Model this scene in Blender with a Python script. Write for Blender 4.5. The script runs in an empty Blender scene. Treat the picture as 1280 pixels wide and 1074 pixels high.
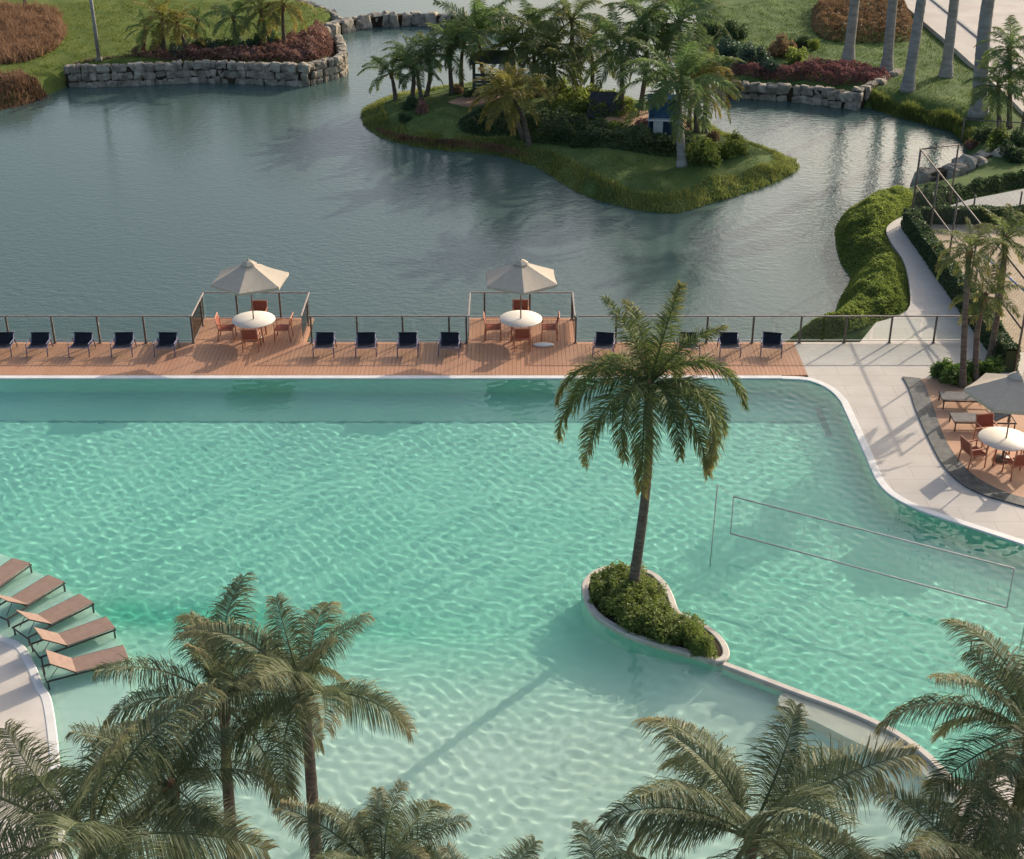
import bpy, math, random
import numpy as np
from mathutils import Vector, Matrix
from mathutils.geometry import tessellate_polygon

R = math.radians
sc = bpy.context.scene
COL = sc.collection

# ------------------------------------------------------------------ camera, sky, sun, exposure
CAM_H, PITCH, FPX = 21.0, 27.7, 1780.0          # metres, degrees below horizontal, focal length in photo pixels (1280 wide)
cam = bpy.data.cameras.new('camera')
cam.sensor_width = 36.0
cam.lens = FPX / 1280 * 36
cam.clip_start = 0.5
cam.clip_end = 6000
cam_o = bpy.data.objects.new('camera', cam)
COL.objects.link(cam_o)
cam_o.location = (0, 0, CAM_H)
cam_o.rotation_euler = (R(90 - PITCH), 0, 0)
sc.camera = cam_o

SUN_AZ, SUN_EL = 42.0, 22.0                     # azimuth east of the view direction
world = bpy.data.worlds.new('World')
sc.world = world
world.use_nodes = True
wn = world.node_tree.nodes
bg = wn['Background']
sky = wn.new('ShaderNodeTexSky')
sky.sky_type = 'NISHITA'
sky.sun_disc = False
sky.sun_elevation = R(SUN_EL)
sky.sun_rotation = R(SUN_AZ)
sky.air_density = 1.0
sky.dust_density = 4.5
sky.ozone_density = 1.0
world.node_tree.links.new(sky.outputs[0], bg.inputs[0])
bg.inputs[1].default_value = 0.15

sun = bpy.data.lights.new('sun', 'SUN')
sun.energy = 3.4
sun.angle = R(0.5)
sun.color = (1.0, 0.86, 0.70)
sun.cycles.is_caustics_light = True             # the pool floor shows the real net of light from its ripples
sun_o = bpy.data.objects.new('sun', sun)
COL.objects.link(sun_o)
to_sun = Vector((math.sin(R(SUN_AZ)) * math.cos(R(SUN_EL)), math.cos(R(SUN_AZ)) * math.cos(R(SUN_EL)), math.sin(R(SUN_EL))))
sun_o.rotation_euler = to_sun.to_track_quat('Z', 'Y').to_euler()
sun_o.location = to_sun * 80

sc.view_settings.view_transform = 'Standard'
sc.view_settings.look = 'None'
sc.view_settings.gamma = 1
sc.view_settings.use_curve_mapping = False
sc.view_settings.exposure = 0.40
sc.cycles.use_denoising = True
sc.cycles.use_adaptive_sampling = False
sc.cycles.max_bounces = 8
sc.cycles.transparent_max_bounces = 12
sc.cycles.sample_clamp_indirect = 30

# ------------------------------------------------------------------ helpers
rng = np.random.default_rng(7)
random.seed(7)


def P(px, py, z=0.0):
    """The point at height z that shows at photo pixel (px, py)."""
    a = R(PITCH)
    dx, dy = (px - 640) / FPX, (537 - py) / FPX
    d = np.array([dx, math.cos(a) + dy * math.sin(a), -math.sin(a) + dy * math.cos(a)])
    t = (z - CAM_H) / d[2]
    return np.array([d[0] * t, d[1] * t, z])


def at_y(px, py, Y):
    """The point at distance Y that shows at photo pixel (px, py)."""
    a = R(PITCH)
    dx, dy = (px - 640) / FPX, (537 - py) / FPX
    d = np.array([dx, math.cos(a) + dy * math.sin(a), -math.sin(a) + dy * math.cos(a)])
    t = Y / d[1]
    return np.array([d[0] * t, Y, CAM_H + d[2] * t])


def poly_px(pts, z=0.0):
    return [tuple(P(x, y, z)[:2]) for x, y in pts]


def smooth_poly(pts, n=6, closed=True):
    """Catmull-Rom through a list of xy points."""
    p = np.array(pts, float)
    m = len(p)
    out = []
    rngi = range(m) if closed else range(m - 1)
    for i in rngi:
        p0, p1, p2, p3 = (p[(i - 1) % m], p[i], p[(i + 1) % m], p[(i + 2) % m]) if closed else (p[max(i - 1, 0)], p[i], p[i + 1], p[min(i + 2, m - 1)])
        for k in range(n):
            t = k / n
            out.append(0.5 * ((2 * p1) + (-p0 + p2) * t + (2 * p0 - 5 * p1 + 4 * p2 - p3) * t * t + (-p0 + 3 * p1 - 3 * p2 + p3) * t ** 3))
    if not closed:
        out.append(p[-1])
    return [tuple(q) for q in out]


def inside(poly, X, Y):
    poly = np.array(poly)
    x1, y1 = poly[:, 0], poly[:, 1]
    x2, y2 = np.roll(x1, -1), np.roll(y1, -1)
    res = np.zeros(np.shape(X), bool)
    for a, b, c, d in zip(x1, y1, x2, y2):
        if b == d:
            continue
        cond = (b > Y) != (d > Y)
        res ^= cond & (X < (c - a) * (Y - b) / (d - b) + a)
    return res


def sdist(poly, X, Y):
    """Signed distance to a polygon, positive inside."""
    poly = np.array(poly)
    best = np.full(np.shape(X), 1e9)
    for (a, b), (c, d) in zip(poly, np.roll(poly, -1, 0)):
        ex, ey = c - a, d - b
        L = ex * ex + ey * ey + 1e-12
        t = np.clip(((X - a) * ex + (Y - b) * ey) / L, 0, 1)
        best = np.minimum(best, (X - a - t * ex) ** 2 + (Y - b - t * ey) ** 2)
    s = np.sqrt(best)
    return np.where(inside(poly, X, Y), s, -s)


_nz = np.random.default_rng(99)
_NA, _NP = _nz.uniform(0, 2 * np.pi, 14), _nz.uniform(0, 6.28, 14)


def bump(X, Y, lam):
    """A smooth uneven field of about unit height, features about lam across."""
    s = 0
    for i in range(14):
        k = 2 * np.pi / (lam * (0.6 + 0.09 * i))
        s = s + np.sin(k * (X * np.cos(_NA[i]) + Y * np.sin(_NA[i])) + _NP[i])
    return s / 3.7


def smoothstep(x):
    x = np.clip(x, 0, 1)
    return x * x * (3 - 2 * x)


def link_obj(name, data, parent=None, loc=(0, 0, 0), rot=(0, 0, 0), scale=(1, 1, 1)):
    o = bpy.data.objects.new(name, data)
    COL.objects.link(o)
    o.location, o.rotation_euler, o.scale = loc, rot, scale
    if parent is not None:
        o.parent = parent
    return o


def mk(name, V, F, mat, attrs=None, smooth=False):
    me = bpy.data.meshes.new(name)
    if isinstance(V, np.ndarray):
        V = V.tolist()
    me.from_pydata(V, [], F.tolist() if isinstance(F, np.ndarray) else F)
    if mat is not None:
        for m in (mat if isinstance(mat, (list, tuple)) else [mat]):
            me.materials.append(m)
    if smooth:
        me.polygons.foreach_set('use_smooth', [True] * len(me.polygons))
    for k, v in (attrs or {}).items():
        a = me.attributes.new(k, 'FLOAT', 'POINT')
        a.data.foreach_set('value', np.asarray(v, np.float32))
    me.update()
    return me


def tag(o, label=None, cat=None, group=None, kind=None):
    if label:
        o['label'] = label
    if cat:
        o['category'] = cat
    if group:
        o['group'] = group
    if kind:
        o['kind'] = kind
    return o


def empty(name, loc, rz=0, label=None, cat=None, group=None):
    o = link_obj(name, None, loc=tuple(float(v) for v in loc), rot=(0, 0, rz))
    o.empty_display_size = 0.2
    return tag(o, label, cat, group)


def copy_tree(o, parent=None):
    c = o.copy()
    COL.objects.link(c)
    c.parent = parent
    for ch in o.children:
        copy_tree(ch, c)
    return c


class MB:
    """Collects boxes, tubes, rings; build() links them as one mesh object."""

    def __init__(s):
        s.V, s.F, s.S = [], [], []

    def add(s, V, F, smooth=False):
        n = len(s.V)
        s.V += [tuple(float(c) for c in v) for v in V]
        s.F += [tuple(i + n for i in f) for f in F]
        s.S += [smooth] * len(F)
        return s

    def box(s, c, d, rot=None, bev=0.0):
        hx, hy, hz = d[0] / 2, d[1] / 2, d[2] / 2
        if bev:
            b = min(bev, hx * .9, hy * .9, hz * .9)
            V, F = [], []
            for z, ins in ((-hz, b), (-hz + b, 0), (hz - b, 0), (hz, b)):
                for sx, sy in ((-1, -1), (1, -1), (1, 1), (-1, 1)):
                    V.append((sx * (hx - ins), sy * (hy - ins), z))
            for k in range(3):
                for i in range(4):
                    j = (i + 1) % 4
                    F.append((k * 4 + i, k * 4 + j, k * 4 + 4 + j, k * 4 + 4 + i))
            F += [(3, 2, 1, 0), (12, 13, 14, 15)]
        else:
            V = [(x, y, z) for z in (-hz, hz) for x, y in ((-hx, -hy), (hx, -hy), (hx, hy), (-hx, hy))]
            F = [(3, 2, 1, 0), (4, 5, 6, 7), (0, 1, 5, 4), (1, 2, 6, 5), (2, 3, 7, 6), (3, 0, 4, 7)]
        if rot is not None:
            V = [rot @ Vector(v) for v in V]
        return s.add([(v[0] + c[0], v[1] + c[1], v[2] + c[2]) for v in V], F)

    def tube(s, pts, r, n=8, smooth=True, caps=True):
        pts = [Vector(p) for p in pts]
        rs = r if isinstance(r, (list, tuple, np.ndarray)) else [r] * len(pts)
        V, F = [], []
        up = Vector((0.13, 0.31, 1)).normalized()
        for i, p in enumerate(pts):
            t = (pts[min(i + 1, len(pts) - 1)] - pts[max(i - 1, 0)]).normalized()
            a = t.cross(up)
            if a.length < 1e-3:
                a = t.cross(Vector((1, 0, 0)))
            a.normalize()
            b = t.cross(a)
            for k in range(n):
                q = 2 * math.pi * k / n
                V.append(p + (a * math.cos(q) + b * math.sin(q)) * float(rs[i]))
        for i in range(len(pts) - 1):
            for k in range(n):
                j = (k + 1) % n
                F.append((i * n + k, i * n + j, i * n + n + j, i * n + n + k))
        s.add(V, F, smooth)
        if caps:
            m = len(s.V) - len(V)
            s.F += [tuple(m + k for k in range(n))[::-1], tuple(m + (len(pts) - 1) * n + k for k in range(n))]
            s.S += [False, False]
        return s

    def lathe(s, prof, n=24, c=(0, 0, 0), smooth=True):
        V, F = [], []
        for r, z in prof:
            for k in range(n):
                q = 2 * math.pi * k / n
                V.append((c[0] + r * math.cos(q), c[1] + r * math.sin(q), c[2] + z))
        for i in range(len(prof) - 1):
            for k in range(n):
                j = (k + 1) % n
                F.append((i * n + k, i * n + j, i * n + n + j, i * n + n + k))
        F.append(tuple(range(n))[::-1])
        F.append(tuple((len(prof) - 1) * n + k for k in range(n)))
        return s.add(V, F, smooth)

    def data(s, name, mat):
        me = mk(name, s.V, s.F, mat)
        me.polygons.foreach_set('use_smooth', s.S)
        return me

    def build(s, name, mat, parent=None, **k):
        return link_obj(name, s.data(name, mat), parent, **k)


def slab(name, poly, z0, z1, mat, holes=()):
    """A flat slab with the outline poly (xy), top at z1, sides down to z0."""
    loops = [[Vector((x, y, 0)) for x, y in poly]] + [[Vector((x, y, 0)) for x, y in h] for h in holes]
    tris = tessellate_polygon(loops)
    flat = [v for l in loops for v in l]
    n = len(flat)
    V = [(v.x, v.y, z1) for v in flat] + [(v.x, v.y, z0) for v in flat]
    F = []
    for a, b, c in tris:
        va, vb, vc = flat[a], flat[b], flat[c]
        cr = (vb - va).cross(vc - va).z
        F.append((a, b, c) if cr > 0 else (a, c, b))
    k = 0
    for li, l in enumerate(loops):
        m = len(l)
        area = sum(l[i].x * l[(i + 1) % m].y - l[(i + 1) % m].x * l[i].y for i in range(m))
        ccw = area > 0
        if li:
            ccw = not ccw
        for i in range(m):
            a, b = k + i, k + (i + 1) % m
            F.append((a, n + a, n + b, b) if ccw else (b, n + b, n + a, a))
        k += m
    return mk(name, V, F, mat)


def ribbon(name, line, w, z0, z1, mat, closed=False, bev=0.02):
    """A kerb-like strip along a centre line of xy points."""
    p = np.array(line, float)
    m = len(p)
    if closed:
        t = np.roll(p, -1, 0) - np.roll(p, 1, 0)
    else:
        t = np.gradient(p, axis=0)
    t /= np.linalg.norm(t, axis=1)[:, None] + 1e-9
    nrm = np.stack([-t[:, 1], t[:, 0]], 1)
    V, F = [], []
    prof = [(-w / 2, z0), (-w / 2, z1 - bev), (-w / 2 + bev, z1), (w / 2 - bev, z1), (w / 2, z1 - bev), (w / 2, z0)]
    for i in range(m):
        for o, z in prof:
            V.append((p[i, 0] + nrm[i, 0] * o, p[i, 1] + nrm[i, 1] * o, z))
    q = len(prof)
    for i in range(m if closed else m - 1):
        j = (i + 1) % m
        for k in range(q - 1):
            F.append((i * q + k + 1, i * q + k, j * q + k, j * q + k + 1))
    if not closed:
        F += [tuple(range(q)), tuple((m - 1) * q + k for k in range(q))[::-1]]
    return mk(name, V, F, mat)


# ------------------------------------------------------------------ materials
MATS = {}


def new_mat(name):
    m = bpy.data.materials.new(name)
    m.use_nodes = True
    nt = m.node_tree
    return m, nt, nt.nodes['Principled BSDF'], nt.nodes['Material Output']


def N(nt, typ, **k):
    n = nt.nodes.new(typ)
    for a, b in k.items():
        setattr(n, a, b)
    return n


def noise_fac(nt, scale, detail=4, rough=0.55, stretch=(1, 1, 1), world_space=True):
    tc = N(nt, 'ShaderNodeNewGeometry') if world_space else N(nt, 'ShaderNodeTexCoord')
    mp = N(nt, 'ShaderNodeMapping')
    mp.inputs['Scale'].default_value = stretch
    nt.links.new(tc.outputs['Position' if world_space else 'Object'], mp.inputs[0])
    n = N(nt, 'ShaderNodeTexNoise')
    n.inputs['Scale'].default_value = scale
    n.inputs['Detail'].default_value = detail
    n.inputs['Roughness'].default_value = rough
    nt.links.new(mp.outputs[0], n.inputs['Vector'])
    return n.outputs['Fac']


def ramp(nt, fac, stops):
    r = N(nt, 'ShaderNodeValToRGB')
    e = r.color_ramp.elements
    e[0].position, e[0].color = stops[0][0], (*stops[0][1], 1)
    e[1].position, e[1].color = stops[-1][0], (*stops[-1][1], 1)
    for p, c in stops[1:-1]:
        x = e.new(p)
        x.color = (*c, 1)
    nt.links.new(fac, r.inputs[0])
    return r.outputs[0]


def surf(name, a, b, scale=3.0, rough=0.7, spec=0.3, bump_s=0.0, bump_scale=None, stretch=(1, 1, 1), world_space=True, metallic=0.0, lo=0.35, hi=0.65, rand=0.0):
    if name in MATS:
        return MATS[name]
    m, nt, p, out = new_mat(name)
    f = noise_fac(nt, scale, stretch=stretch, world_space=world_space)
    c = ramp(nt, f, [(lo, a), (hi, b)])
    if rand:
        oi = N(nt, 'ShaderNodeObjectInfo')
        mr = N(nt, 'ShaderNodeMapRange')
        mr.inputs[3].default_value, mr.inputs[4].default_value = 1 - rand, 1 + rand
        nt.links.new(oi.outputs['Random'], mr.inputs[0])
        mx = N(nt, 'ShaderNodeMix', data_type='RGBA', blend_type='MULTIPLY')
        mx.inputs[0].default_value = 1
        nt.links.new(c, mx.inputs[6])
        nt.links.new(mr.outputs[0], mx.inputs[7])
        c = mx.outputs[2]
    nt.links.new(c, p.inputs['Base Color'])
    p.inputs['Roughness'].default_value = rough
    p.inputs['Specular IOR Level'].default_value = spec
    p.inputs['Metallic'].default_value = metallic
    if bump_s:
        bf = noise_fac(nt, bump_scale or scale * 6, stretch=stretch, world_space=world_space)
        bn = N(nt, 'ShaderNodeBump')
        bn.inputs['Strength'].default_value = bump_s
        bn.inputs['Distance'].default_value = 0.02
        nt.links.new(bf, bn.inputs['Height'])
        nt.links.new(bn.outputs[0], p.inputs['Normal'])
    MATS[name] = m
    return m


def leaf_mat(name, dark, light, dry=None, dry_amt=0.0, trans=0.25, rough=0.5, spec=0.35):
    """Leaves: colour by each leaf's own tint, dry towards the tips of some; part of the light goes through."""
    if name in MATS:
        return MATS[name]
    m, nt, p, out = new_mat(name)
    at = N(nt, 'ShaderNodeAttribute', attribute_name='tint')
    oi = N(nt, 'ShaderNodeObjectInfo')
    ad = N(nt, 'ShaderNodeMath', operation='MULTIPLY_ADD')
    ad.inputs[1].default_value, ad.inputs[2].default_value = 0.35, 0
    nt.links.new(oi.outputs['Random'], ad.inputs[0])
    mul = N(nt, 'ShaderNodeMath', operation='MULTIPLY_ADD')
    mul.inputs[1].default_value = 0.75
    nt.links.new(at.outputs['Fac'], mul.inputs[0])
    nt.links.new(ad.outputs[0], mul.inputs[2])
    c = ramp(nt, mul.outputs[0], [(0.05, dark), (0.95, light)])
    if dry:
        al = N(nt, 'ShaderNodeAttribute', attribute_name='along')
        s1 = N(nt, 'ShaderNodeMath', operation='SUBTRACT')
        s1.inputs[1].default_value = 0.55
        nt.links.new(al.outputs['Fac'], s1.inputs[0])
        wn_ = N(nt, 'ShaderNodeTexWhiteNoise', noise_dimensions='1D')
        nt.links.new(oi.outputs['Random'], wn_.inputs['W'])
        m2 = N(nt, 'ShaderNodeMath', operation='MULTIPLY')
        nt.links.new(s1.outputs[0], m2.inputs[0])
        nt.links.new(wn_.outputs['Value'], m2.inputs[1])
        m3 = N(nt, 'ShaderNodeMath', operation='MULTIPLY', use_clamp=True)
        m3.inputs[1].default_value = 2.6 * dry_amt
        nt.links.new(m2.outputs[0], m3.inputs[0])
        mx = N(nt, 'ShaderNodeMix', data_type='RGBA')
        nt.links.new(m3.outputs[0], mx.inputs[0])
        nt.links.new(c, mx.inputs[6])
        mx.inputs[7].default_value = (*dry, 1)
        c = mx.outputs[2]
    nt.links.new(c, p.inputs['Base Color'])
    p.inputs['Roughness'].default_value = rough
    p.inputs['Specular IOR Level'].default_value = spec
    tr = N(nt, 'ShaderNodeBsdfTranslucent')
    hs = N(nt, 'ShaderNodeHueSaturation')
    hs.inputs['Value'].default_value = 1.5
    hs.inputs['Saturation'].default_value = 1.1
    nt.links.new(c, hs.inputs['Color'])
    nt.links.new(hs.outputs[0], tr.inputs[0])
    ms = N(nt, 'ShaderNodeMixShader')
    ms.inputs[0].default_value = trans
    nt.links.new(p.outputs[0], ms.inputs[1])
    nt.links.new(tr.outputs[0], ms.inputs[2])
    nt.links.new(ms.outputs[0], out.inputs[0])
    MATS[name] = m
    return m


def water_mat_pool():
    m, nt, p, out = new_mat('pool_water')
    nt.nodes.remove(p)
    g = N(nt, 'ShaderNodeBsdfGlass')
    g.inputs['IOR'].default_value = 1.33
    g.inputs['Roughness'].default_value = 0.0
    g.inputs['Color'].default_value = (0.92, 1.0, 0.985, 1)
    nt.links.new(g.outputs[0], out.inputs[0])
    return m


def water_mat_lake():
    m, nt, p, out = new_mat('lake_water')
    p.inputs['Base Color'].default_value = (0.070, 0.116, 0.108, 1)
    p.inputs['Roughness'].default_value = 0.05
    p.inputs['IOR'].default_value = 1.33
    p.inputs['Specular IOR Level'].default_value = 0.5
    f1 = noise_fac(nt, 2.9, detail=3, stretch=(1, 1.5, 1))
    f2 = noise_fac(nt, 5.0, detail=2, stretch=(1, 1.5, 1))
    mm = N(nt, 'ShaderNodeMath', operation='MULTIPLY_ADD')
    mm.inputs[1].default_value = 0.22
    nt.links.new(f2, mm.inputs[0])
    nt.links.new(f1, mm.inputs[2])
    bn = N(nt, 'ShaderNodeBump')
    bn.inputs['Strength'].default_value = 1.0
    pf_ = noise_fac(nt, 0.07, detail=3)
    mr = N(nt, 'ShaderNodeMapRange')
    mr.inputs[1].default_value, mr.inputs[2].default_value = 0.35, 0.65
    mr.inputs[3].default_value, mr.inputs[4].default_value = 0.012, 0.030
    nt.links.new(pf_, mr.inputs[0])
    nt.links.new(mr.outputs[0], bn.inputs['Distance'])
    nt.links.new(mm.outputs[0], bn.inputs['Height'])
    nt.links.new(bn.outputs[0], p.inputs['Normal'])
    return m


def paving_mat(name, a, b, slab_size=(1.6, 0.8), joint=0.012, joint_col=(0.36, 0.34, 0.31)):
    m, nt, p, out = new_mat(name)
    f = noise_fac(nt, 0.9, detail=6)
    c = ramp(nt, f, [(0.3, a), (0.7, b)])
    g = N(nt, 'ShaderNodeNewGeometry')
    br = N(nt, 'ShaderNodeTexBrick')
    br.inputs['Scale'].default_value = 1
    br.inputs['Brick Width'].default_value = slab_size[0]
    br.inputs['Row Height'].default_value = slab_size[1]
    br.inputs['Mortar Size'].default_value = joint
    br.inputs['Color1'].default_value = (1, 1, 1, 1)
    br.inputs['Color2'].default_value = (0.93, 0.93, 0.93, 1)
    br.inputs['Mortar'].default_value = (*joint_col, 1)
    nt.links.new(g.outputs['Position'], br.inputs['Vector'])
    mx = N(nt, 'ShaderNodeMix', data_type='RGBA', blend_type='MULTIPLY')
    mx.inputs[0].default_value = 0.32
    nt.links.new(c, mx.inputs[6])
    nt.links.new(br.outputs['Color'], mx.inputs[7])
    nt.links.new(mx.outputs[2], p.inputs['Base Color'])
    p.inputs['Roughness'].default_value = 0.75
    p.inputs['Specular IOR Level'].default_value = 0.25
    bf = noise_fac(nt, 40, detail=3)
    bn = N(nt, 'ShaderNodeBump')
    bn.inputs['Strength'].default_value = 0.15
    bn.inputs['Distance'].default_value = 0.01
    nt.links.new(bf, bn.inputs['Height'])
    nt.links.new(bn.outputs[0], p.inputs['Normal'])
    return m


def glass_mat():
    m, nt, p, out = new_mat('railing_glass')
    nt.nodes.remove(p)
    t = N(nt, 'ShaderNodeBsdfTransparent')
    t.inputs[0].default_value = (0.93, 0.96, 0.95, 1)
    g = N(nt, 'ShaderNodeBsdfGlossy')
    g.inputs['Roughness'].default_value = 0.02
    fr = N(nt, 'ShaderNodeFresnel')
    fr.inputs[0].default_value = 1.3
    ms = N(nt, 'ShaderNodeMixShader')
    nt.links.new(fr.outputs[0], ms.inputs[0])
    nt.links.new(t.outputs[0], ms.inputs[1])
    nt.links.new(g.outputs[0], ms.inputs[2])
    nt.links.new(ms.outputs[0], out.inputs[0])
    return m


def pool_floor_mat():
    """Pale turquoise mosaic in the swimming part, sand-coloured plaster on the beach and shelf (by zone attribute)."""
    m, nt, p, out = new_mat('pool_lining')
    at = N(nt, 'ShaderNodeAttribute', attribute_name='zone')
    f = noise_fac(nt, 0.5, detail=4)
    a = ramp(nt, f, [(0.3, (0.27, 0.60, 0.49)), (0.7, (0.33, 0.65, 0.54))])
    b = ramp(nt, f, [(0.3, (0.56, 0.66, 0.60)), (0.7, (0.62, 0.71, 0.65))])
    mx = N(nt, 'ShaderNodeMix', data_type='RGBA')
    nt.links.new(at.outputs['Fac'], mx.inputs[0])
    nt.links.new(a, mx.inputs[6])
    nt.links.new(b, mx.inputs[7])
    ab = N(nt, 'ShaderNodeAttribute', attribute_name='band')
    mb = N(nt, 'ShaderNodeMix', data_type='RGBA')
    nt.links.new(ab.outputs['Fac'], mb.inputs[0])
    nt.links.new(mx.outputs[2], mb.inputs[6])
    mb.inputs[7].default_value = (0.10, 0.46, 0.33, 1)  # dark green standing in for the shade at the step
    nt.links.new(mb.outputs[2], p.inputs['Base Color'])
    p.inputs['Roughness'].default_value = 0.8
    p.inputs['Specular IOR Level'].default_value = 0.1
    return m


M_concrete = paving_mat('pale_concrete_paving', (0.52, 0.475, 0.42), (0.60, 0.555, 0.495))
M_coping = surf('white_coping', (0.68, 0.67, 0.64), (0.78, 0.77, 0.74), 2.0, 0.6)
M_plank = surf('terracotta_decking', (0.42, 0.215, 0.125), (0.53, 0.29, 0.18), 1.3, 0.6, 0.25, 0.3, 30, (1, 0.12, 1), lo=0.25, hi=0.75)
M_peach = surf('peach_paving', (0.46, 0.27, 0.17), (0.56, 0.34, 0.22), 1.2, 0.7, 0.2, 0.2, 20)
M_pale = surf('pale_terrace_stone', (0.56, 0.51, 0.45), (0.66, 0.61, 0.55), 0.8, 0.8, 0.2, 0.2, 20)
M_kerb = surf('beige_kerb', (0.54, 0.49, 0.43), (0.66, 0.61, 0.54), 2.5, 0.7, 0.2, 0.3, 25)
M_granite = surf('dark_granite_band', (0.045, 0.055, 0.058), (0.13, 0.14, 0.135), 5.0, 0.6, 0.3, 0.2, 60, lo=0.3, hi=0.7)
M_grass = surf('lawn_grass', (0.065, 0.110, 0.034), (0.115, 0.165, 0.054), 0.8, 0.9, 0.1, 0.6, 18)
M_grass_sun = surf('lawn_dry_grass', (0.075, 0.115, 0.025), (0.13, 0.16, 0.04), 0.7, 0.9, 0.1, 0.6, 18)
M_soil = surf('dark_soil', (0.035, 0.028, 0.02), (0.07, 0.055, 0.035), 2.0, 0.95, 0.1)
M_sand = surf('court_sand', (0.42, 0.34, 0.24), (0.52, 0.43, 0.31), 2.2, 0.95, 0.1, 0.8, 9)
M_road = surf('concrete_road', (0.44, 0.40, 0.36), (0.52, 0.48, 0.43), 0.5, 0.85, 0.2)
M_greypave = surf('grey_paving', (0.33, 0.33, 0.31), (0.40, 0.40, 0.37), 0.8, 0.85, 0.2)
M_stone = surf('wall_stone', (0.19, 0.165, 0.13), (0.42, 0.38, 0.31), 2.6, 0.9, 0.2, 0.6, 9, rand=0.22)
M_rail = surf('bronze_rail', (0.10, 0.075, 0.06), (0.16, 0.12, 0.10), 5, 0.45, 0.5)
M_railtop = surf('bronze_handrail', (0.24, 0.19, 0.165), (0.32, 0.26, 0.23), 5, 0.4, 0.5)
M_glass = glass_mat()
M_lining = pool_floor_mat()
M_lane = surf('dark_mosaic_line', (0.09, 0.27, 0.25), (0.12, 0.33, 0.30), 3, 0.7)
M_pool = water_mat_pool()
M_lake = water_mat_lake()

# ------------------------------------------------------------------ ground, lake
LAKE_Z, POOL_Z = -1.2, -0.028
tag(link_obj('ground', mk('ground', [(-3000, -3000, -3.2), (3000, -3000, -3.2), (3000, 3000, -3.2), (-3000, 3000, -3.2)], [(0, 1, 2, 3)], M_soil)), kind='structure')
tag(link_obj('lake', mk('lake', [(-700, 43.9, LAKE_Z), (700, 43.9, LAKE_Z), (700, 1500, LAKE_Z), (-700, 1500, LAKE_Z)], [(0, 1, 2, 3)], M_lake)), kind='structure')

# ------------------------------------------------------------------ pool
Y_EDGE = 43.75                       # far edge of the pool, front edge of the deck
X_EDGE = 10.85                       # its straight right side
corner = [(9.2, Y_EDGE), (10.0, 43.62), (10.55, 43.1), (X_EDGE - .02, 42.2)]
right_side = [(X_EDGE, 41.0), (X_EDGE, 38.5)] + poly_px([(1093, 590), (1101, 605), (1117, 621), (1150, 638), (1200, 655), (1280, 681), (1400, 722), (1550, 772)])
near_right = poly_px([(1480, 930), (1300, 962), (1252, 968), (1216, 985), (1196, 1004), (1190, 1040), (1180, 1085)])
near = [(6.8, 19.6), (0.0, 19.2), (-7.5, 19.4)]
near_left = poly_px([(82, 1075), (77, 1000), (72, 930), (64, 877), (55, 860), (45, 836), (37, 820), (28, 808), (8, 799), (-60, 786), (-200, 775)])
pool_outline = [(-26, Y_EDGE)] + corner + smooth_poly(right_side, 5, False) + smooth_poly(near_right, 4, False) + near + smooth_poly(near_left, 4, False) + [(-26, P(-200, 775)[1])]

# lining: floor as a height field
FX, FY = np.arange(-26, 30.01, 0.14), np.arange(18.6, Y_EDGE + 0.15, 0.14)
GX, GY = np.meshgrid(FX, FY)
TAIL = smooth_poly(poly_px([(752, 738), (790, 760), (850, 793), (905, 826), (950, 843), (1000, 862), (1060, 884), (1120, 912), (1165, 945), (1200, 985), (1230, 1040)]), 4, False)
step_line = poly_px([(-200, 690), (35, 722), (110, 738), (220, 745), (350, 752), (480, 758), (600, 757), (700, 750), (752, 738)])
beach_poly = [(-26, 18)] + [(-26, step_line[0][1])] + smooth_poly(step_line, 4, False) + TAIL[2:] + [(TAIL[-1][0], 18)]
bs = sdist(beach_poly, GX, GY)
_sl = smooth_poly(step_line, 4, False)
ds = np.abs(sdist(_sl + _sl[::-1][1:-1], GX, GY))          # distance past the step line only
bs = np.where(bs > 0, ds, -1)
shelf_line = poly_px([(-200, 640), (-40, 672), (36, 706), (78, 728), (116, 757), (142, 787), (160, 823), (165, 858), (150, 905), (130, 960), (110, 1030), (95, 1090)])
shelf_poly = smooth_poly(shelf_line, 4, False) + [(-9, 18), (-26, 18), (-26, shelf_line[0][1])]
ss = sdist(shelf_poly, GX, GY)
DEEP = -1.2
zf = np.full(GX.shape, DEEP)
zf = np.where(bs > 0, DEEP + 0.15 * smoothstep(bs / 0.9) + 0.20 * smoothstep(bs / 4.5), zf)
zf = np.where(ss > -0.25, np.maximum(zf, DEEP + (DEEP * -1 - 0.17) * smoothstep((ss + 0.25) / 0.25)), zf)
_dt = np.abs(sdist(TAIL + TAIL[::-1][1:-1], GX, GY))
zf = np.where(bs > 0, zf + np.maximum(-0.45 - 0.22 * np.maximum(_dt - 0.6, 0) - zf, 0) * smoothstep((GX - TAIL[0][0] + 1.0) / 3.5), zf)
zone = np.clip(smoothstep((bs + 0.4) / 6.0), 0, 1) * np.where(bs > 0, 1.0, 0.0)
zone = np.maximum(zone, smoothstep((ss + 0.2) / 0.3) * 0.75)
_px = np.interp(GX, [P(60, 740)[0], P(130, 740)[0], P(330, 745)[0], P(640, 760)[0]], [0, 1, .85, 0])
step_dark = np.exp(-((np.where(ss > 0, 9, ds) - 0.1) / 0.75) ** 2) * _px * np.clip(.75 + .35 * bump(GX, GY, 2.2), 0, 1)  # shade along the step, painted into the floor colour as a soft band
ny, nx = GX.shape
idx = np.arange(nx * ny).reshape(ny, nx)
FQ = np.stack([idx[:-1, :-1], idx[:-1, 1:], idx[1:, 1:], idx[1:, :-1]], -1).reshape(-1, 4)
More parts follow.
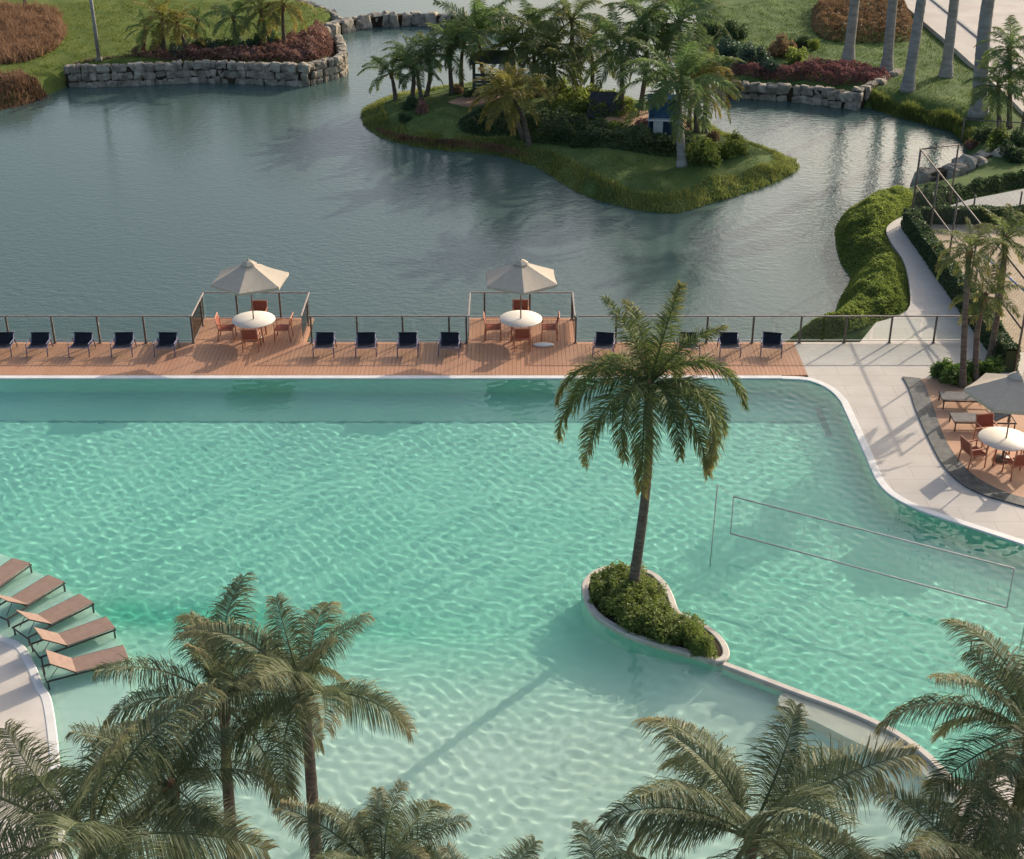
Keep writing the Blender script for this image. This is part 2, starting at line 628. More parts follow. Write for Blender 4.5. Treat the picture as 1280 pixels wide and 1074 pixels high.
pf = link_obj('pool_floor', mk('pool_floor', np.stack([GX, GY, zf], -1).reshape(-1, 3), FQ, M_lining, {'zone': zone.ravel(), 'band': step_dark.ravel()}, True))
tag(pf, kind='structure')
pf.cycles.is_caustics_receiver = True
# lining of the upright sides
po = np.array(pool_outline)
_t = np.roll(po, -1, 0) - np.roll(po, 1, 0)
_t /= np.linalg.norm(_t, axis=1)[:, None] + 1e-9
po = po + np.stack([_t[:, 1], -_t[:, 0]], 1) * 0.012
V, F = [], []
for x, y in po:
    V += [(x, y, -1.9), (x, y, 0.0)]
for i in range(len(po)):
    j = (i + 1) % len(po)
    F.append((2 * i, 2 * i + 1, 2 * j + 1, 2 * j))
pw = link_obj('pool_side', mk('pool_side', V, F, M_lining, {'zone': np.zeros(len(V)), 'band': np.zeros(len(V))}))
tag(pw, kind='structure')
pw.cycles.is_caustics_receiver = True

# ripples
wx, wy = np.arange(-18, 16.51, 0.039), np.arange(19.4, Y_EDGE + 0.045, 0.039)
WX, WY = np.meshgrid(wx, wy)
WZ = np.zeros_like(WX)
wr = np.random.default_rng(3)
for k in range(40):
    lam = wr.uniform(0.24, 0.45)
    a = wr.uniform(0, 2 * np.pi)
    WZ += 0.00095 * lam * np.sin(2 * np.pi / lam * (WX * np.cos(a) + WY * np.sin(a)) + wr.uniform(0, 6.28))
WZ *= np.clip(0.98 + 0.10 * bump(WX, WY, 6.0), 0.8, 1.2)
ny, nx = WX.shape
idx = np.arange(nx * ny).reshape(ny, nx)
WQ = np.stack([idx[:-1, :-1], idx[:-1, 1:], idx[1:, 1:], idx[1:, :-1]], -1).reshape(-1, 4)
water = link_obj('pool_water', mk('pool_water', np.stack([WX, WY, POOL_Z + WZ], -1).reshape(-1, 3), WQ, M_pool, None, True))
tag(water, kind='structure')
water.cycles.is_caustics_caster = True

# lane line on the floor, with its T-shaped end
lane_y = P(500, 527)[1] + 1.05
lane_x = 10.15
lm = MB()
lm.box(((-26 + lane_x) / 2, lane_y, DEEP + 0.004), (26 + lane_x, 0.12, 0.012))
lm.box((lane_x + .1, lane_y, DEEP + 0.004), (0.22, 2.0, 0.014))
lo = lm.build('lane_line', M_lane)
tag(lo, kind='structure')
lo.cycles.is_caustics_receiver = True

# ------------------------------------------------------------------ paved land round the pool
pave_outline = [(10.12, 46.75), (10.12, Y_EDGE + 0.02)] + corner + smooth_poly(right_side, 5, False) + [(45, right_side[-1][1]), (45, 46.75)]
tag(link_obj('promenade_paving', slab('promenade_paving', pave_outline, -2.2, 0.0, M_concrete)), kind='structure')
near_outline = smooth_poly(near_right, 4, False) + near + smooth_poly(near_left, 4, False) + [(-26, P(-200, 775)[1]), (-40, P(-200, 775)[1]), (-40, -6), (45, -6), (45, near_right[0][1])]
tag(link_obj('terrace_paving', slab('terrace_paving', near_outline, -2.2, 0.004, M_pale)), kind='structure')
# white coping round the pool: the far edge, the curved right edge, the near edge
cop_line = [(-26, Y_EDGE + 0.10), (9.2, Y_EDGE + 0.10)]
tag(link_obj('pool_coping', ribbon('pool_coping', cop_line, 0.26, -0.06, 0.012, M_coping)), kind='structure')
cl = [(9.2, Y_EDGE + .06), (10.05, 43.70), (10.62, 43.14), (X_EDGE + .07, 42.2), (X_EDGE + .1, 41.0), (X_EDGE + .1, 38.5)] + [(x + .05, y + .1) for x, y in right_side[2:]]
tag(link_obj('pool_coping', ribbon('pool_coping', smooth_poly(cl, 5, False), 0.26, -0.06, 0.014, M_coping)), kind='structure')
nl = smooth_poly([(x - 0.1, y) for x, y in near_left], 4, False)
tag(link_obj('pool_coping', ribbon('pool_coping', nl, 0.22, -0.06, 0.016, M_coping)), kind='structure')

# ------------------------------------------------------------------ timber deck with its two lookout bays
Y_BACK, Y_BAY = 46.75, 48.95
BAYS = [(-11.45, -7.45), (-1.60, 2.28)]
deck = empty('timber_deck', (0, 0, 0))
tag(deck, kind='structure')
db = MB()
db.box((-7.9, (Y_EDGE + Y_BACK) / 2 + .13, -0.22), (36.0, Y_BACK - Y_EDGE - .28, 0.34))
for a, b in BAYS:
    db.box(((a + b) / 2, (Y_BACK + Y_BAY) / 2, -0.22), (b - a, Y_BAY - Y_BACK - 0.01, 0.335))
db.build('deck_base', M_soil, deck)
bw = 0.145
pb = MB()
x = -25.8
k = 0
while x < 10.05:
    xc = x + bw / 2
    inbay = any(a < xc < b for a, b in BAYS)
    y0 = Y_EDGE + 0.27
    segs = [(y0, Y_BACK)]
    if inbay:
        segs.append((Y_BACK + 0.006, Y_BAY))
    for (u, v) in segs:
        pb.box((xc, (u + v) / 2, -0.024 + random.uniform(-.0015, .0015)), (bw - 0.008, v - u, 0.045))
    x += bw
tag(pb.build('plank_boards', M_plank, deck), kind='stuff')
# piles under the deck, standing in the lake
for px_ in np.arange(-25, 10, 3.0):
    MB().tube([(px_, Y_BACK - 0.25, -3.1), (px_, Y_BACK - 0.25, -0.38)], 0.14, 10).build('pile', M_soil, deck)

# ------------------------------------------------------------------ railings
RH = 1.04


def railing(name, pts, posts, label, ends=()):
    """Handrail along pts (xy), posts at xy, a thin glass pane between each pair along the line."""
    root = empty(name, (pts[0][0], pts[0][1], 0), 0, label, 'railing', 'lakeside guard railings')
    ox, oy = pts[0]
    h = MB()
    for (a, b) in zip(pts[:-1], pts[1:]):
        d = Vector((b[0] - a[0], b[1] - a[1], 0))
        ang = math.atan2(d.y, d.x)
        c = ((a[0] + b[0]) / 2 - ox, (a[1] + b[1]) / 2 - oy, RH)
        h.box(c, (d.length + 0.05, 0.055, 0.045), Matrix.Rotation(ang, 3, 'Z'), 0.008)
        h.box((c[0], c[1], 0.09), (d.length, 0.016, 0.016), Matrix.Rotation(ang, 3, 'Z'))
    h.build('handrail', M_railtop, root)
    for x_, y_ in posts:
        m = MB().box((x_ - ox, y_ - oy, RH / 2 - 0.01), (0.065, 0.05, RH - 0.02), None, 0.006)
        m.box((x_ - ox, y_ - oy, 0.008), (0.12, 0.10, 0.016))
        m.build('post', M_rail, root)
    for (a, b) in zip(pts[:-1], pts[1:]):
        d = Vector((b[0] - a[0], b[1] - a[1], 0))
        n = max(1, round(d.length / 1.65))
        for i in range(n):
            t0, t1 = i / n, (i + 1) / n
            p0 = Vector((a[0], a[1], 0)) + d * t0 - Vector((ox, oy, 0))
            p1 = Vector((a[0], a[1], 0)) + d * t1 - Vector((ox, oy, 0))
            g = MB()
            ang = math.atan2(d.y, d.x)
            g.box(((p0.x + p1.x) / 2, (p0.y + p1.y) / 2, 0.55), ((p1 - p0).length - 0.1, 0.008, 0.84), Matrix.Rotation(ang, 3, 'Z'))
            g.build('glass_pane', M_glass, root)
    return root


yb = Y_BACK - 0.06
yq = Y_BAY - 0.06
sx = (51.25 / FPX)
railing('guard_railing', [(-24.6, yb), (BAYS[0][0] - .02, yb)], [((p - 640) * sx, yb) for p in (-155, -98, -42, 14.5, 70.5, 127, 184, 243)], 'bronze railing beside the row of five navy chairs, ending at a lookout bay')
railing('guard_railing', [(BAYS[0][0] + .05, yb), (BAYS[0][0] + .05, yq), (BAYS[0][1] - .05, yq), (BAYS[0][1] - .05, yb)], [(BAYS[0][0] + .05, 48.25), (-10.2, yq), (-8.6, yq), (BAYS[0][1] - .05, 48.25)], 'U-shaped bronze railing of the lookout bay next to the five navy chairs')
railing('guard_railing', [(BAYS[0][1] + .22, yb), (BAYS[1][0] - .02, yb)], [((p - 640) * sx, yb) for p in (391, 448, 504.5, 562)] + [(BAYS[1][0] - .03, yb)], 'bronze railing between the two lookout bays')
railing('guard_railing', [(BAYS[1][0] + .05, yb), (BAYS[1][0] + .05, yq), (BAYS[1][1] - .05, yq), (BAYS[1][1] - .05, yb)], [(-1.02, yq), (0.66, yq), (BAYS[1][1] - .06, yq - .1)], 'U-shaped bronze railing of the lookout bay close to the pool palm')
railing('guard_railing', [(BAYS[1][1] + .1, yb), (16.35, yb)], [((p - 640) * sx, yb) for p in (719, 769, 826, 882, 939, 998, 1054, 1110, 1165)], 'bronze railing running from a lookout bay across the paved promenade')

# ------------------------------------------------------------------ low navy chairs on the deck
M_navyframe = surf('periwinkle_frame', (0.12, 0.115, 0.22), (0.18, 0.17, 0.28), 6, 0.4, 0.5)
M_navysling = surf('navy_sling', (0.007, 0.010, 0.018), (0.014, 0.018, 0.030), 8, 0.7, 0.3, 0.3, 120, world_space=False)


def make_sling_chair():
    r = empty('sling_chair', (0, 0, 0))
    w = 0.72
    ang = R(68)
    st = 0.33
    for s in (-1, 1):
        f = MB()
        f.tube([(s * w / 2, -0.42, 0.0), (s * w / 2, -0.36, 0.30), (s * w / 2, -0.34, 0.47), (s * w / 2, 0.20, 0.45), (s * w / 2, 0.38, 0.02)], 0.02, 8)
        f.build('side_frame', M_navyframe, r)
    b = MB()
    for s in (-1, 1):
        b.tube([(s * (w / 2 - .05), -0.38, st), (s * (w / 2 - .05), 0.16, 0.29), (s * (w / 2 - .05), 0.36, 0.60)], 0.017, 8)
    b.tube([(-w / 2, 0.36, 0.60), (w / 2, 0.36, 0.60)], 0.017, 8)
    b.tube([(-w / 2, -0.38, st), (w / 2, -0.38, st)], 0.017, 8)
    b.build('seat_frame', M_navyframe, r)

    def sheet(p0, p1, sag):
        V, F = [], []
        nu, nv = 5, 7
        ww = w / 2 - .06
        for i in range(nv):
            t = i / (nv - 1)
            for j in range(nu):
                u = -1 + 2 * j / (nu - 1)
                V.append((u * ww, p0[0] + (p1[0] - p0[0]) * t, p0[1] + (p1[1] - p0[1]) * t - sag * math.sin(math.pi * t) * (1 - u * u * .5)))
        for i in range(nv - 1):
            for j in range(nu - 1):
                F.append((i * nu + j, i * nu + j + 1, (i + 1) * nu + j + 1, (i + 1) * nu + j))
        n = len(V)
        V2 = [(x, y, z - 0.012) for x, y, z in V]
        F2 = [tuple(n + i for i in f[::-1]) for f in F]
        return V + V2, F + F2
    m = MB()
    m.add(*sheet((-0.36, 0.345), (0.15, 0.305), 0.035), True)
    m.build('seat', M_navysling, r)
    m = MB()
    m.add(*sheet((0.16, 0.31), (0.355, 0.60), 0.02), True)
    m.box((0, 0.345, 0.57), (w - .1, 0.05, 0.10), None, 0.02)
    m.build('backrest', M_navysling, r)
    return r


chair0 = make_sling_chair()
first = True
for pxs, lab, grp in (((-46, 5, 50, 103, 155, 209), 'low navy sling chair in the row along the railing that stops at the lookout bay', 'navy chairs before the first bay'),
                      ((406, 458, 510, 562), 'low navy sling chair on the deck between the two umbrella bays', 'navy chairs between the bays'),
                      ((755,), 'low navy sling chair standing alone between the umbrella bay and the pool palm', None),
                      ((860, 911), 'low navy sling chair on the deck behind the pool palm crown', 'navy chairs behind the pool palm'),
                      ((964,), 'low navy sling chair at the deck end, beside the white promenade', None)):
    for p in pxs:
        o = chair0 if first else copy_tree(chair0)
        first = False
        q = P(p, 441, 0.0)
        o.location = (q[0], q[1] + 0.05, 0.0)
        o.rotation_euler = (0, 0, R(random.uniform(-3, 3) + (-8 if p in (755, 964) else 0)))
        tag(o, lab, 'chair', grp)
        if grp is None and 'group' in o:
            del o['group']

# ------------------------------------------------------------------ dining sets under umbrellas
M_terra = surf('terracotta_frame', (0.42, 0.17, 0.10), (0.52, 0.23, 0.14), 6, 0.5, 0.4)
M_terrasling = surf('terracotta_sling', (0.26, 0.075, 0.045), (0.33, 0.10, 0.06), 9, 0.7, 0.25, world_space=False)
M_tabletop = surf('white_tabletop', (0.72, 0.68, 0.60), (0.80, 0.76, 0.68), 2, 0.45, 0.4, world_space=False)
M_canopy = surf('cream_canopy', (0.52, 0.46, 0.37), (0.60, 0.53, 0.43), 1.5, 0.85, 0.15, 0.15, 30, world_space=False)
M_pole = surf('umbrella_pole', (0.16, 0.11, 0.08), (0.22, 0.15, 0.11), 4, 0.5, 0.4)
M_white = surf('white_plastic', (0.7, 0.7, 0.68), (0.78, 0.78, 0.76), 3, 0.5, 0.4)


def canopy_mat():
    m, nt, p, out = new_mat('umbrella_fabric')
    f = noise_fac(nt, 6, world_space=False)
    c = ramp(nt, f, [(0.3, (0.50, 0.44, 0.36)), (0.7, (0.56, 0.50, 0.41))])
    nt.links.new(c, p.inputs['Base Color'])
    p.inputs['Roughness'].default_value = 0.85
    p.inputs['Specular IOR Level'].default_value = 0.15
    t = N(nt, 'ShaderNodeBsdfTranslucent')
    nt.links.new(c, t.inputs[0])
    ms = N(nt, 'ShaderNodeMixShader')
    ms.inputs[0].default_value = 0.10
    nt.links.new(p.outputs[0], ms.inputs[1])
    nt.links.new(t.outputs[0], ms.inputs[2])
    nt.links.new(ms.outputs[0], out.inputs[0])
    return m


M_canopy = canopy_mat()


def make_table(loc, label):
    r = empty('round_table', loc, 0, label, 'table')
    MB().lathe([(0.0, 0.70), (0.72, 0.70), (0.765, 0.71), (0.775, 0.725), (0.765, 0.74), (0.05, 0.742), (0.0, 0.742)], 40).build('tabletop', M_tabletop, r)
    for k in range(4):
        a = R(45 + 90 * k)
        MB().tube([(0.50 * math.cos(a), 0.50 * math.sin(a), 0.0), (0.42 * math.cos(a), 0.42 * math.sin(a), 0.70)], 0.028, 8).build('leg', M_terra, r)
    m = MB()
    for k in range(4):
        a, b = R(45 + 90 * k), R(135 + 90 * k)
        m.tube([(0.43 * math.cos(a), 0.43 * math.sin(a), 0.64), (0.43 * math.cos(b), 0.43 * math.sin(b), 0.64)], 0.02, 6)
    m.build('apron', M_terra, r)
    return r


def make_dining_chair():
    r = empty('dining_chair', (0, 0, 0))
    w, d = 0.56, 0.52
    for s in (-1, 1):
        MB().tube([(s * w / 2, -d / 2, 0.0), (s * w / 2, -d / 2 + .02, 0.64)], 0.021, 8).build('leg', M_terra, r)
        MB().tube([(s * w / 2, d / 2 + .06, 0.0), (s * w / 2, d / 2, 0.45), (s * w / 2, d / 2 + .10, 0.90)], 0.021, 8).build('leg', M_terra, r)
        MB().box((s * w / 2, 0.02, 0.655), (0.055, d + .06, 0.028), None, 0.008).build('armrest', M_terra, r)
    m = MB()
    m.box((0, -d / 2 + .03, 0.42), (w, 0.035, 0.04), None, .006)
    m.box((0, d / 2 - .02, 0.43), (w, 0.035, 0.04), None, .006)
    MB().box((0, d / 2 + .10, 0.89), (w + .04, 0.04, 0.045), None, .01).build('top_rail', M_terra, r)
    for s in (-1, 1):
        m.box((s * (w / 2 - .01), 0, 0.425), (0.03, d, 0.04), None, .006)
    m.build('seat_frame', M_terra, r)
    MB().box((0, 0, 0.452), (w - .05, d - .02, 0.018), None, .006).build('seat', M_terrasling, r)
    MB().box((0, d / 2 + .052, 0.68), (w - .05, 0.018, 0.40), Matrix.Rotation(R(-12), 3, 'X'), .006).build('backrest', M_terrasling, r)
    return r


dch0 = make_dining_chair()
dch_first = [True]


def dining_chair(loc, rz, label, group):
    o = dch0 if dch_first[0] else copy_tree(dch0)
    dch_first[0] = False
    o.location = loc
    o.rotation_euler = (0, 0, rz)
    tag(o, label, 'chair', group)
    return o


def make_umbrella(loc, rz, label, Rad=1.42, ztop=2.92, zeave=2.30):
    r = empty('patio_umbrella', loc, rz, label, 'umbrella')
    MB().tube([(0, 0, 0.0), (0, 0, ztop + .02)], 0.024, 10).build('pole', M_pole, r)
    b = MB().lathe([(0.0, 0.0), (0.27, 0.0), (0.27, 0.05), (0.22, 0.08), (0.04, 0.09), (0.035, 0.35), (0.0, 0.35)], 24)
    b.build('base', M_rail, r)
    n = 6
    pts = [(Rad * math.cos(2 * math.pi * k / n), Rad * math.sin(2 * math.pi * k / n)) for k in range(n)]
    for k in range(n):
        V, F = [], []
        a, c = np.array(pts[k]), np.array(pts[(k + 1) % n])
        nr, nc = 8, 7
        for i in range(nr):
            t = i / (nr - 1)
            for j in range(nc):
                u = j / (nc - 1)
                e = a * (1 - u) + c * u
                inw = 1 - 0.02 * math.sin(math.pi * u) * t
                q = e * (0.05 + 0.95 * t) * inw
                z = ztop + (zeave - ztop) * (t ** 0.92) - 0.035 * math.sin(math.pi * u) * t * (1 - t * .5)
                V.append((q[0], q[1], z))
        for j in range(nc):                        # short hanging hem
            x_, y_, z_ = V[(nr - 1) * nc + j]
            V.append((x_ * 1.003, y_ * 1.003, z_ - 0.10))
        for i in range(nr):
            for j in range(nc - 1):
                F.append((i * nc + j, (i + 1) * nc + j, (i + 1) * nc + j + 1, i * nc + j + 1))
        link_obj('canopy_panel', mk('canopy_panel', V, F, M_canopy), r)
        q = pts[k]
        MB().tube([(0.03 * q[0], 0.03 * q[1], ztop - .03), (q[0] * .985, q[1] * .985, zeave - .025)], 0.012, 6).build('rib', M_pole, r)
    m = MB().lathe([(0.30, -0.10), (0.16, 0.0), (0.03, 0.055), (0.02, 0.10), (0.0, 0.11)], 6, (0, 0, ztop + .03), False)
    m.build('vent_cap', M_canopy, r)
    return r


for (px_, py_), words, g in (((317, 399), 'bay next to the five navy chairs', 'first'), ((651, 398), 'bay close to the pool palm', 'second')):
    c = P(px_, py_, 0.74)
    make_table((c[0], c[1], 0.0), 'round white table with terracotta legs in the lookout ' + words)
    make_umbrella((c[0], c[1], 0.0), R(-96 if g == 'first' else -86), 'cream six-panel umbrella over the table in the lookout ' + words)
    for a, dd in ((90, 1.0), (182, 0.98), (-88, 0.92), (-2, 1.02)):
        rad = R(a)
        side = {90: 'by the lake railing of', 182: 'on the shaded side of the table in', -88: 'with its back to the pool in', -2: 'on the sunny side of the table in'}[a]
        dining_chair((c[0] + dd * math.cos(rad), c[1] + dd * math.sin(rad), 0.0), rad - math.pi / 2, 'terracotta armchair %s the %s' % (side, words.replace('next to the', 'by').replace('close to the pool', 'near the')), 'dining chairs round the tables')
c = P(679, 431, 0.02)
tw = MB().lathe([(0.0, 0.0), (0.27, 0.0), (0.30, 0.03), (0.22, 0.06), (0.05, 0.07), (0.0, 0.07)], 18)
tag(tw.build('towel', M_white, None, loc=(c[0], c[1], 0.002), scale=(1.3, .6, 1)), 'crumpled white towel lying on the deck beside a terracotta armchair', 'towel')

# ------------------------------------------------------------------ sun loungers
M_bronze = surf('dark_bronze_frame', (0.03, 0.025, 0.022), (0.05, 0.042, 0.036), 6, 0.45, 0.5)
M_browns = surf('brown_sling', (0.26, 0.18, 0.145), (0.31, 0.215, 0.175), 7, 0.75, 0.2, 0.2, 90, world_space=False)
M_slates = surf('slate_sling', (0.14, 0.135, 0.13), (0.19, 0.185, 0.18), 7, 0.75, 0.2, world_space=False)


def make_lounger(sling, back_deg):
    """Foot at +x, head at -x, origin at ground centre."""
    r = empty('sun_lounger', (0, 0, 0))
    L, w, h = 1.95, 0.66, 0.33
    f = MB()
    for s in (-1, 1):
        f.box((0, s * w / 2, h - .02), (L, 0.03, 0.05), None, .008)
    for x_ in (-L / 2 + .015, L / 2 - .015, -0.28):
        f.box((x_, 0, h - .022), (0.03, w, 0.04), None, .006)
    f.build('frame', M_bronze, r)
    for sx_ in (-1, 1):
        for s in (-1, 1):
            MB().box((sx_ * (L / 2 - .05), s * (w / 2), (h - .045) / 2), (0.035, 0.03, h - .045), None, .005).build('leg', M_bronze, r)
    MB().box((0.36, 0, h + .012), (L / 2 + .27, w - .05, 0.018), None, .006).build('seat', sling, r)
    x0 = -0.26
    bl = 0.70
    ang = R(back_deg)
    cx, cz = x0 - math.cos(ang) * bl / 2, h + .02 + math.sin(ang) * bl / 2
    b = MB().box((cx, 0, cz), (bl, w - .05, 0.018), Matrix.Rotation(ang, 3, 'Y'), .006)
    bo = b.build('backrest', sling, r)
    for s in (-1, 1):
        MB().box((cx, s * (w / 2 - .03), cz - .016), (bl, 0.022, 0.022), Matrix.Rotation(ang, 3, 'Y')).build('backrest_rail', M_bronze, bo)
        MB().tube([(x0 - math.cos(ang) * bl * .62, s * .2, h + math.sin(ang) * bl * .62), (x0 - .58, s * .2, h - .02)], 0.01, 6).build('prop', M_bronze, r)
    return r


def place_lounger(root, foot, head, z, zt, label, group):
    f, h_ = P(*foot, zt), P(*head, zt)
    a = math.atan2(f[1] - h_[1], f[0] - h_[0])
    d = f[:2] - h_[:2]
    d = d / np.linalg.norm(d)
    c = f[:2] - d * 0.97
    root.location = (c[0], c[1], z)
    root.rotation_euler = (0, 0, a)
    tag(root, label, 'sun lounger', group)
    return root


lb0 = make_lounger(M_browns, 38)
spots = [((157, 815), (64, 839), 'last of its row'), ((138, 778), (50, 810), 'second from the end of its row'),
         ((108, 748), (30, 787), 'third from the end of its row'), ((70, 723), (2, 765), 'fourth from the end of its row'), ((27, 701), (-36, 746), 'fifth from the end of its row')]
for i, (f, h_, wds) in enumerate(spots):
    place_lounger(lb0 if i == 0 else copy_tree(lb0), f, h_, -0.175, 0.17, 'brown sun lounger on the shallow pool shelf, ' + wds, 'sun loungers on the pool shelf')
ls0 = make_lounger(M_slates, 30)
place_lounger(ls0, (1176, 495), (1250, 497), 0.024, 0.35, 'slate grey sun lounger on the curved terrace, beside the leafy plants', 'sun loungers on the curved terrace')
place_lounger(copy_tree(ls0), (1190, 522), (1264, 523), 0.024, 0.35, 'slate grey sun lounger on the curved terrace, beside the round table', 'sun loungers on the curved terrace')

# ------------------------------------------------------------------ curved terrace
inner = poly_px([(1150, 474), (1156, 483), (1165, 506), (1177, 540), (1190, 565), (1214, 593), (1238, 608), (1261, 618), (1290, 626), (1400, 652)])
outer = poly_px([(1128, 472), (1136, 487), (1145, 514), (1159, 546), (1179, 583), (1202, 606), (1230, 620), (1257, 628), (1290, 637), (1400, 668)])
top_y = P(1150, 471)[1]
terr = slab('curved_terrace', smooth_poly(inner, 4, False) + [(36, inner[-1][1]), (36, top_y), ], -0.1, 0.024, M_peach)
tag(link_obj('curved_terrace', terr), kind='structure')
band = slab('stone_band', smooth_poly(inner, 4, False) + smooth_poly(outer, 4, False)[::-1], -0.1, 0.045, M_granite)
tag(link_obj('stone_band', band), kind='structure')
c = P(1256, 548, 0.765)
make_table((c[0], c[1], 0.024), 'round white table with terracotta legs on the curved terrace')
make_umbrella((c[0] + .06, c[1] + .05, 0.024), R(-72), 'cream umbrella over the table on the curved terrace', 1.45, 2.85, 2.25)
for a, dd, wds in ((100, 0.98, 'facing the pool'), (196, 1.0, 'with its side to the granite band'), (-82, 0.95, 'with its back to the pool'), (5, 1.0, 'on the sunny side')):
    rad = R(a)
    dining_chair((c[0] + dd * math.cos(rad), c[1] + dd * math.sin(rad), 0.024), rad - math.pi / 2, 'terracotta armchair at the curved terrace table, ' + wds, 'dining chairs round the tables')

# ------------------------------------------------------------------ net across the pool
M_net = surf('net_tape', (0.50, 0.46, 0.44), (0.58, 0.54, 0.51), 4, 0.6)
base = P(889, 684, POOL_Z)
ptop = at_y(897, 606, base[1])
e0t, e1t = at_y(917, 621, base[1] - .1), P(1268, 711, 1.75)
zt = e0t[2]
e1t = P(1268, 711, zt)
d = (e1t - e0t) / np.linalg.norm((e1t - e0t)[:2])
e0b = np.array([e0t[0], e0t[1], at_y(914, 667, e0t[1])[2]])
e1b = np.array([e1t[0], e1t[1], e0b[2]])
nr = empty('pool_net', (base[0], base[1], POOL_Z), 0, 'long grey sports net stretched across the pool beyond the planter', 'net')
off = np.array([base[0], base[1], POOL_Z])
for p, q in ((np.array([base[0], base[1], DEEP]), ptop), (np.array([*(e1t[:2] + d[:2] * .5), DEEP]), np.array([*(e1t[:2] + d[:2] * .5), ptop[2]]))):
    MB().tube([p - off, q - off], 0.018, 8).build('pole', M_net, nr)
MB().tube([e0t - off, e1t - off], 0.023, 8).build('top_tape', M_net, nr)
MB().tube([e0b - off, e1b - off], 0.023, 8).build('bottom_tape', M_net, nr)
MB().tube([e0t - off, e0b - off], 0.016, 6).build('end_strap', M_net, nr)
MB().tube([e1t - off, e1b - off], 0.016, 6).build('end_strap', M_net, nr)
m = MB()
Ln = np.linalg.norm((e1t - e0t)[:2])
for k in range(1, int(Ln / 0.2)):
    q = e0t + d * 0.2 * k - off
    m.tube([q, (q[0], q[1], e0b[2] - off[2])], 0.0016, 3, caps=False)
for k in range(1, 6):
    zz = (e0t[2] + (e0b[2] - e0t[2]) * k / 6) - off[2]
    a_, b_ = e0t - off, e1t - off
    m.tube([(a_[0], a_[1], zz), (b_[0], b_[1], zz)], 0.0016, 3, caps=False)
m.build('netting', M_net, nr)
m = MB()
m.tube([ptop - off, e0t - off], 0.004, 4)
m.build('tie_rope', M_net, nr)

# ------------------------------------------------------------------ foliage builders
def leaf_quads(C, Nn, size, r, aspect=1.9, jitter=0.7):
    """One bent leaf (two quads folded along the middle -> 2 tris each) at each centre."""
    n = len(C)
    Nn = Nn + r.normal(0, jitter, (n, 3))
    Nn /= np.linalg.norm(Nn, axis=1)[:, None] + 1e-9
    t = r.normal(0, 1, (n, 3))
    t -= (t * Nn).sum(1)[:, None] * Nn
    t /= np.linalg.norm(t, axis=1)[:, None] + 1e-9
    b = np.cross(Nn, t)
    s = size * r.uniform(0.6, 1.35, n)[:, None]
    p0 = C - t * s * .5
    p1 = C + b * s / aspect * .5 + Nn * s * .08
    p2 = C + t * s * .5 - Nn * s * .12
    p3 = C - b * s / aspect * .5 + Nn * s * .08
    V = np.stack([p0, p1, p2, p3], 1).reshape(-1, 3)
    i = np.arange(n)[:, None] * 4
    F = i + np.array([[0, 1, 2, 3]])
    tint = np.repeat(r.uniform(0, 1, n), 4)
    return V, F, tint


def leaf_cloud(name, dims, n, leaf, mat, seed, lumps=9, aspect=1.9):
    """A shrub: leaves on the skin of many lumps, base at z = 0."""
    r = np.random.default_rng(seed)
    dx, dy, dz = dims
    cs = r.normal(0, 1, (lumps, 3))
    cs /= np.linalg.norm(cs, axis=1)[:, None]
    cs *= r.uniform(0.25, 0.72, (lumps, 1))
    cs[:, 2] = np.abs(cs[:, 2]) * 0.9 + 0.12
    rad = r.uniform(0.24, 0.46, lumps)
    which = r.integers(0, lumps, n)
    dr = r.normal(0, 1, (n, 3))
    dr /= np.linalg.norm(dr, axis=1)[:, None]
    C = cs[which] + dr * (rad[which] * r.uniform(0.55, 1.05, n))[:, None]
    C[:, 2] = np.maximum(C[:, 2], r.uniform(0.01, 0.12, n))
    C *= np.array([dx / 2, dy / 2, dz])
    nr_ = dr * np.array([1, 1, 1]) + np.array([0, 0, .5])
    V, F, t = leaf_quads(C, nr_, leaf, r, aspect)
    t = np.clip(t * 0.6 + np.repeat(r.uniform(0, .4, lumps)[which], 4), 0, 1)
    return mk(name, V, F, mat, {'tint': t})


def cover(name, poly, ground, h, n, leaf, mat, seed, lam=0.8, edge=0.5, aspect=1.9, upright=0.0, jitter=0.7):
    """Ground cover or hedge filling an outline: leaves over a bumpy top that falls off at the edge."""
    r = np.random.default_rng(seed)
    pl = np.array(poly)
    lo_, hi_ = pl.min(0), pl.max(0)
    pts = np.zeros((0, 2))
    while len(pts) < n:
        q = r.uniform(lo_, hi_, (n * 2, 2))
        pts = np.vstack([pts, q[inside(poly, q[:, 0], q[:, 1])]])
    pts = pts[:n]
    sd_ = sdist(poly, pts[:, 0], pts[:, 1])
    top = h * smoothstep(sd_ / edge + 0.15) * (0.78 + 0.22 * bump(pts[:, 0], pts[:, 1], lam) + 0.10 * bump(pts[:, 0] + 9, pts[:, 1], lam * .35))
    z0 = ground(pts[:, 0], pts[:, 1])
    z = z0 + np.maximum(top, 0.04) * np.where(r.uniform(0, 1, n) < 0.7, r.uniform(0.85, 1.08, n), r.uniform(0.1, 0.9, n))
    e = 0.08
    gx = (bump(pts[:, 0] + e, pts[:, 1], lam) - bump(pts[:, 0] - e, pts[:, 1], lam)) / (2 * e) * h * .22
    gy = (bump(pts[:, 0], pts[:, 1] + e, lam) - bump(pts[:, 0], pts[:, 1] - e, lam)) / (2 * e) * h * .22
    Nn = np.stack([-gx, -gy, np.ones(n) * (1 - upright)], 1)
    C = np.column_stack([pts, z])
    V, F, t = leaf_quads(C, Nn, leaf, r, aspect, jitter)
    patch = np.repeat(0.5 + 0.5 * bump(pts[:, 0] + 31, pts[:, 1] - 7, lam * 2.5), 4)
    return mk(name, V, F, mat, {'tint': np.clip(t * .6 + patch * .4, 0, 1)})


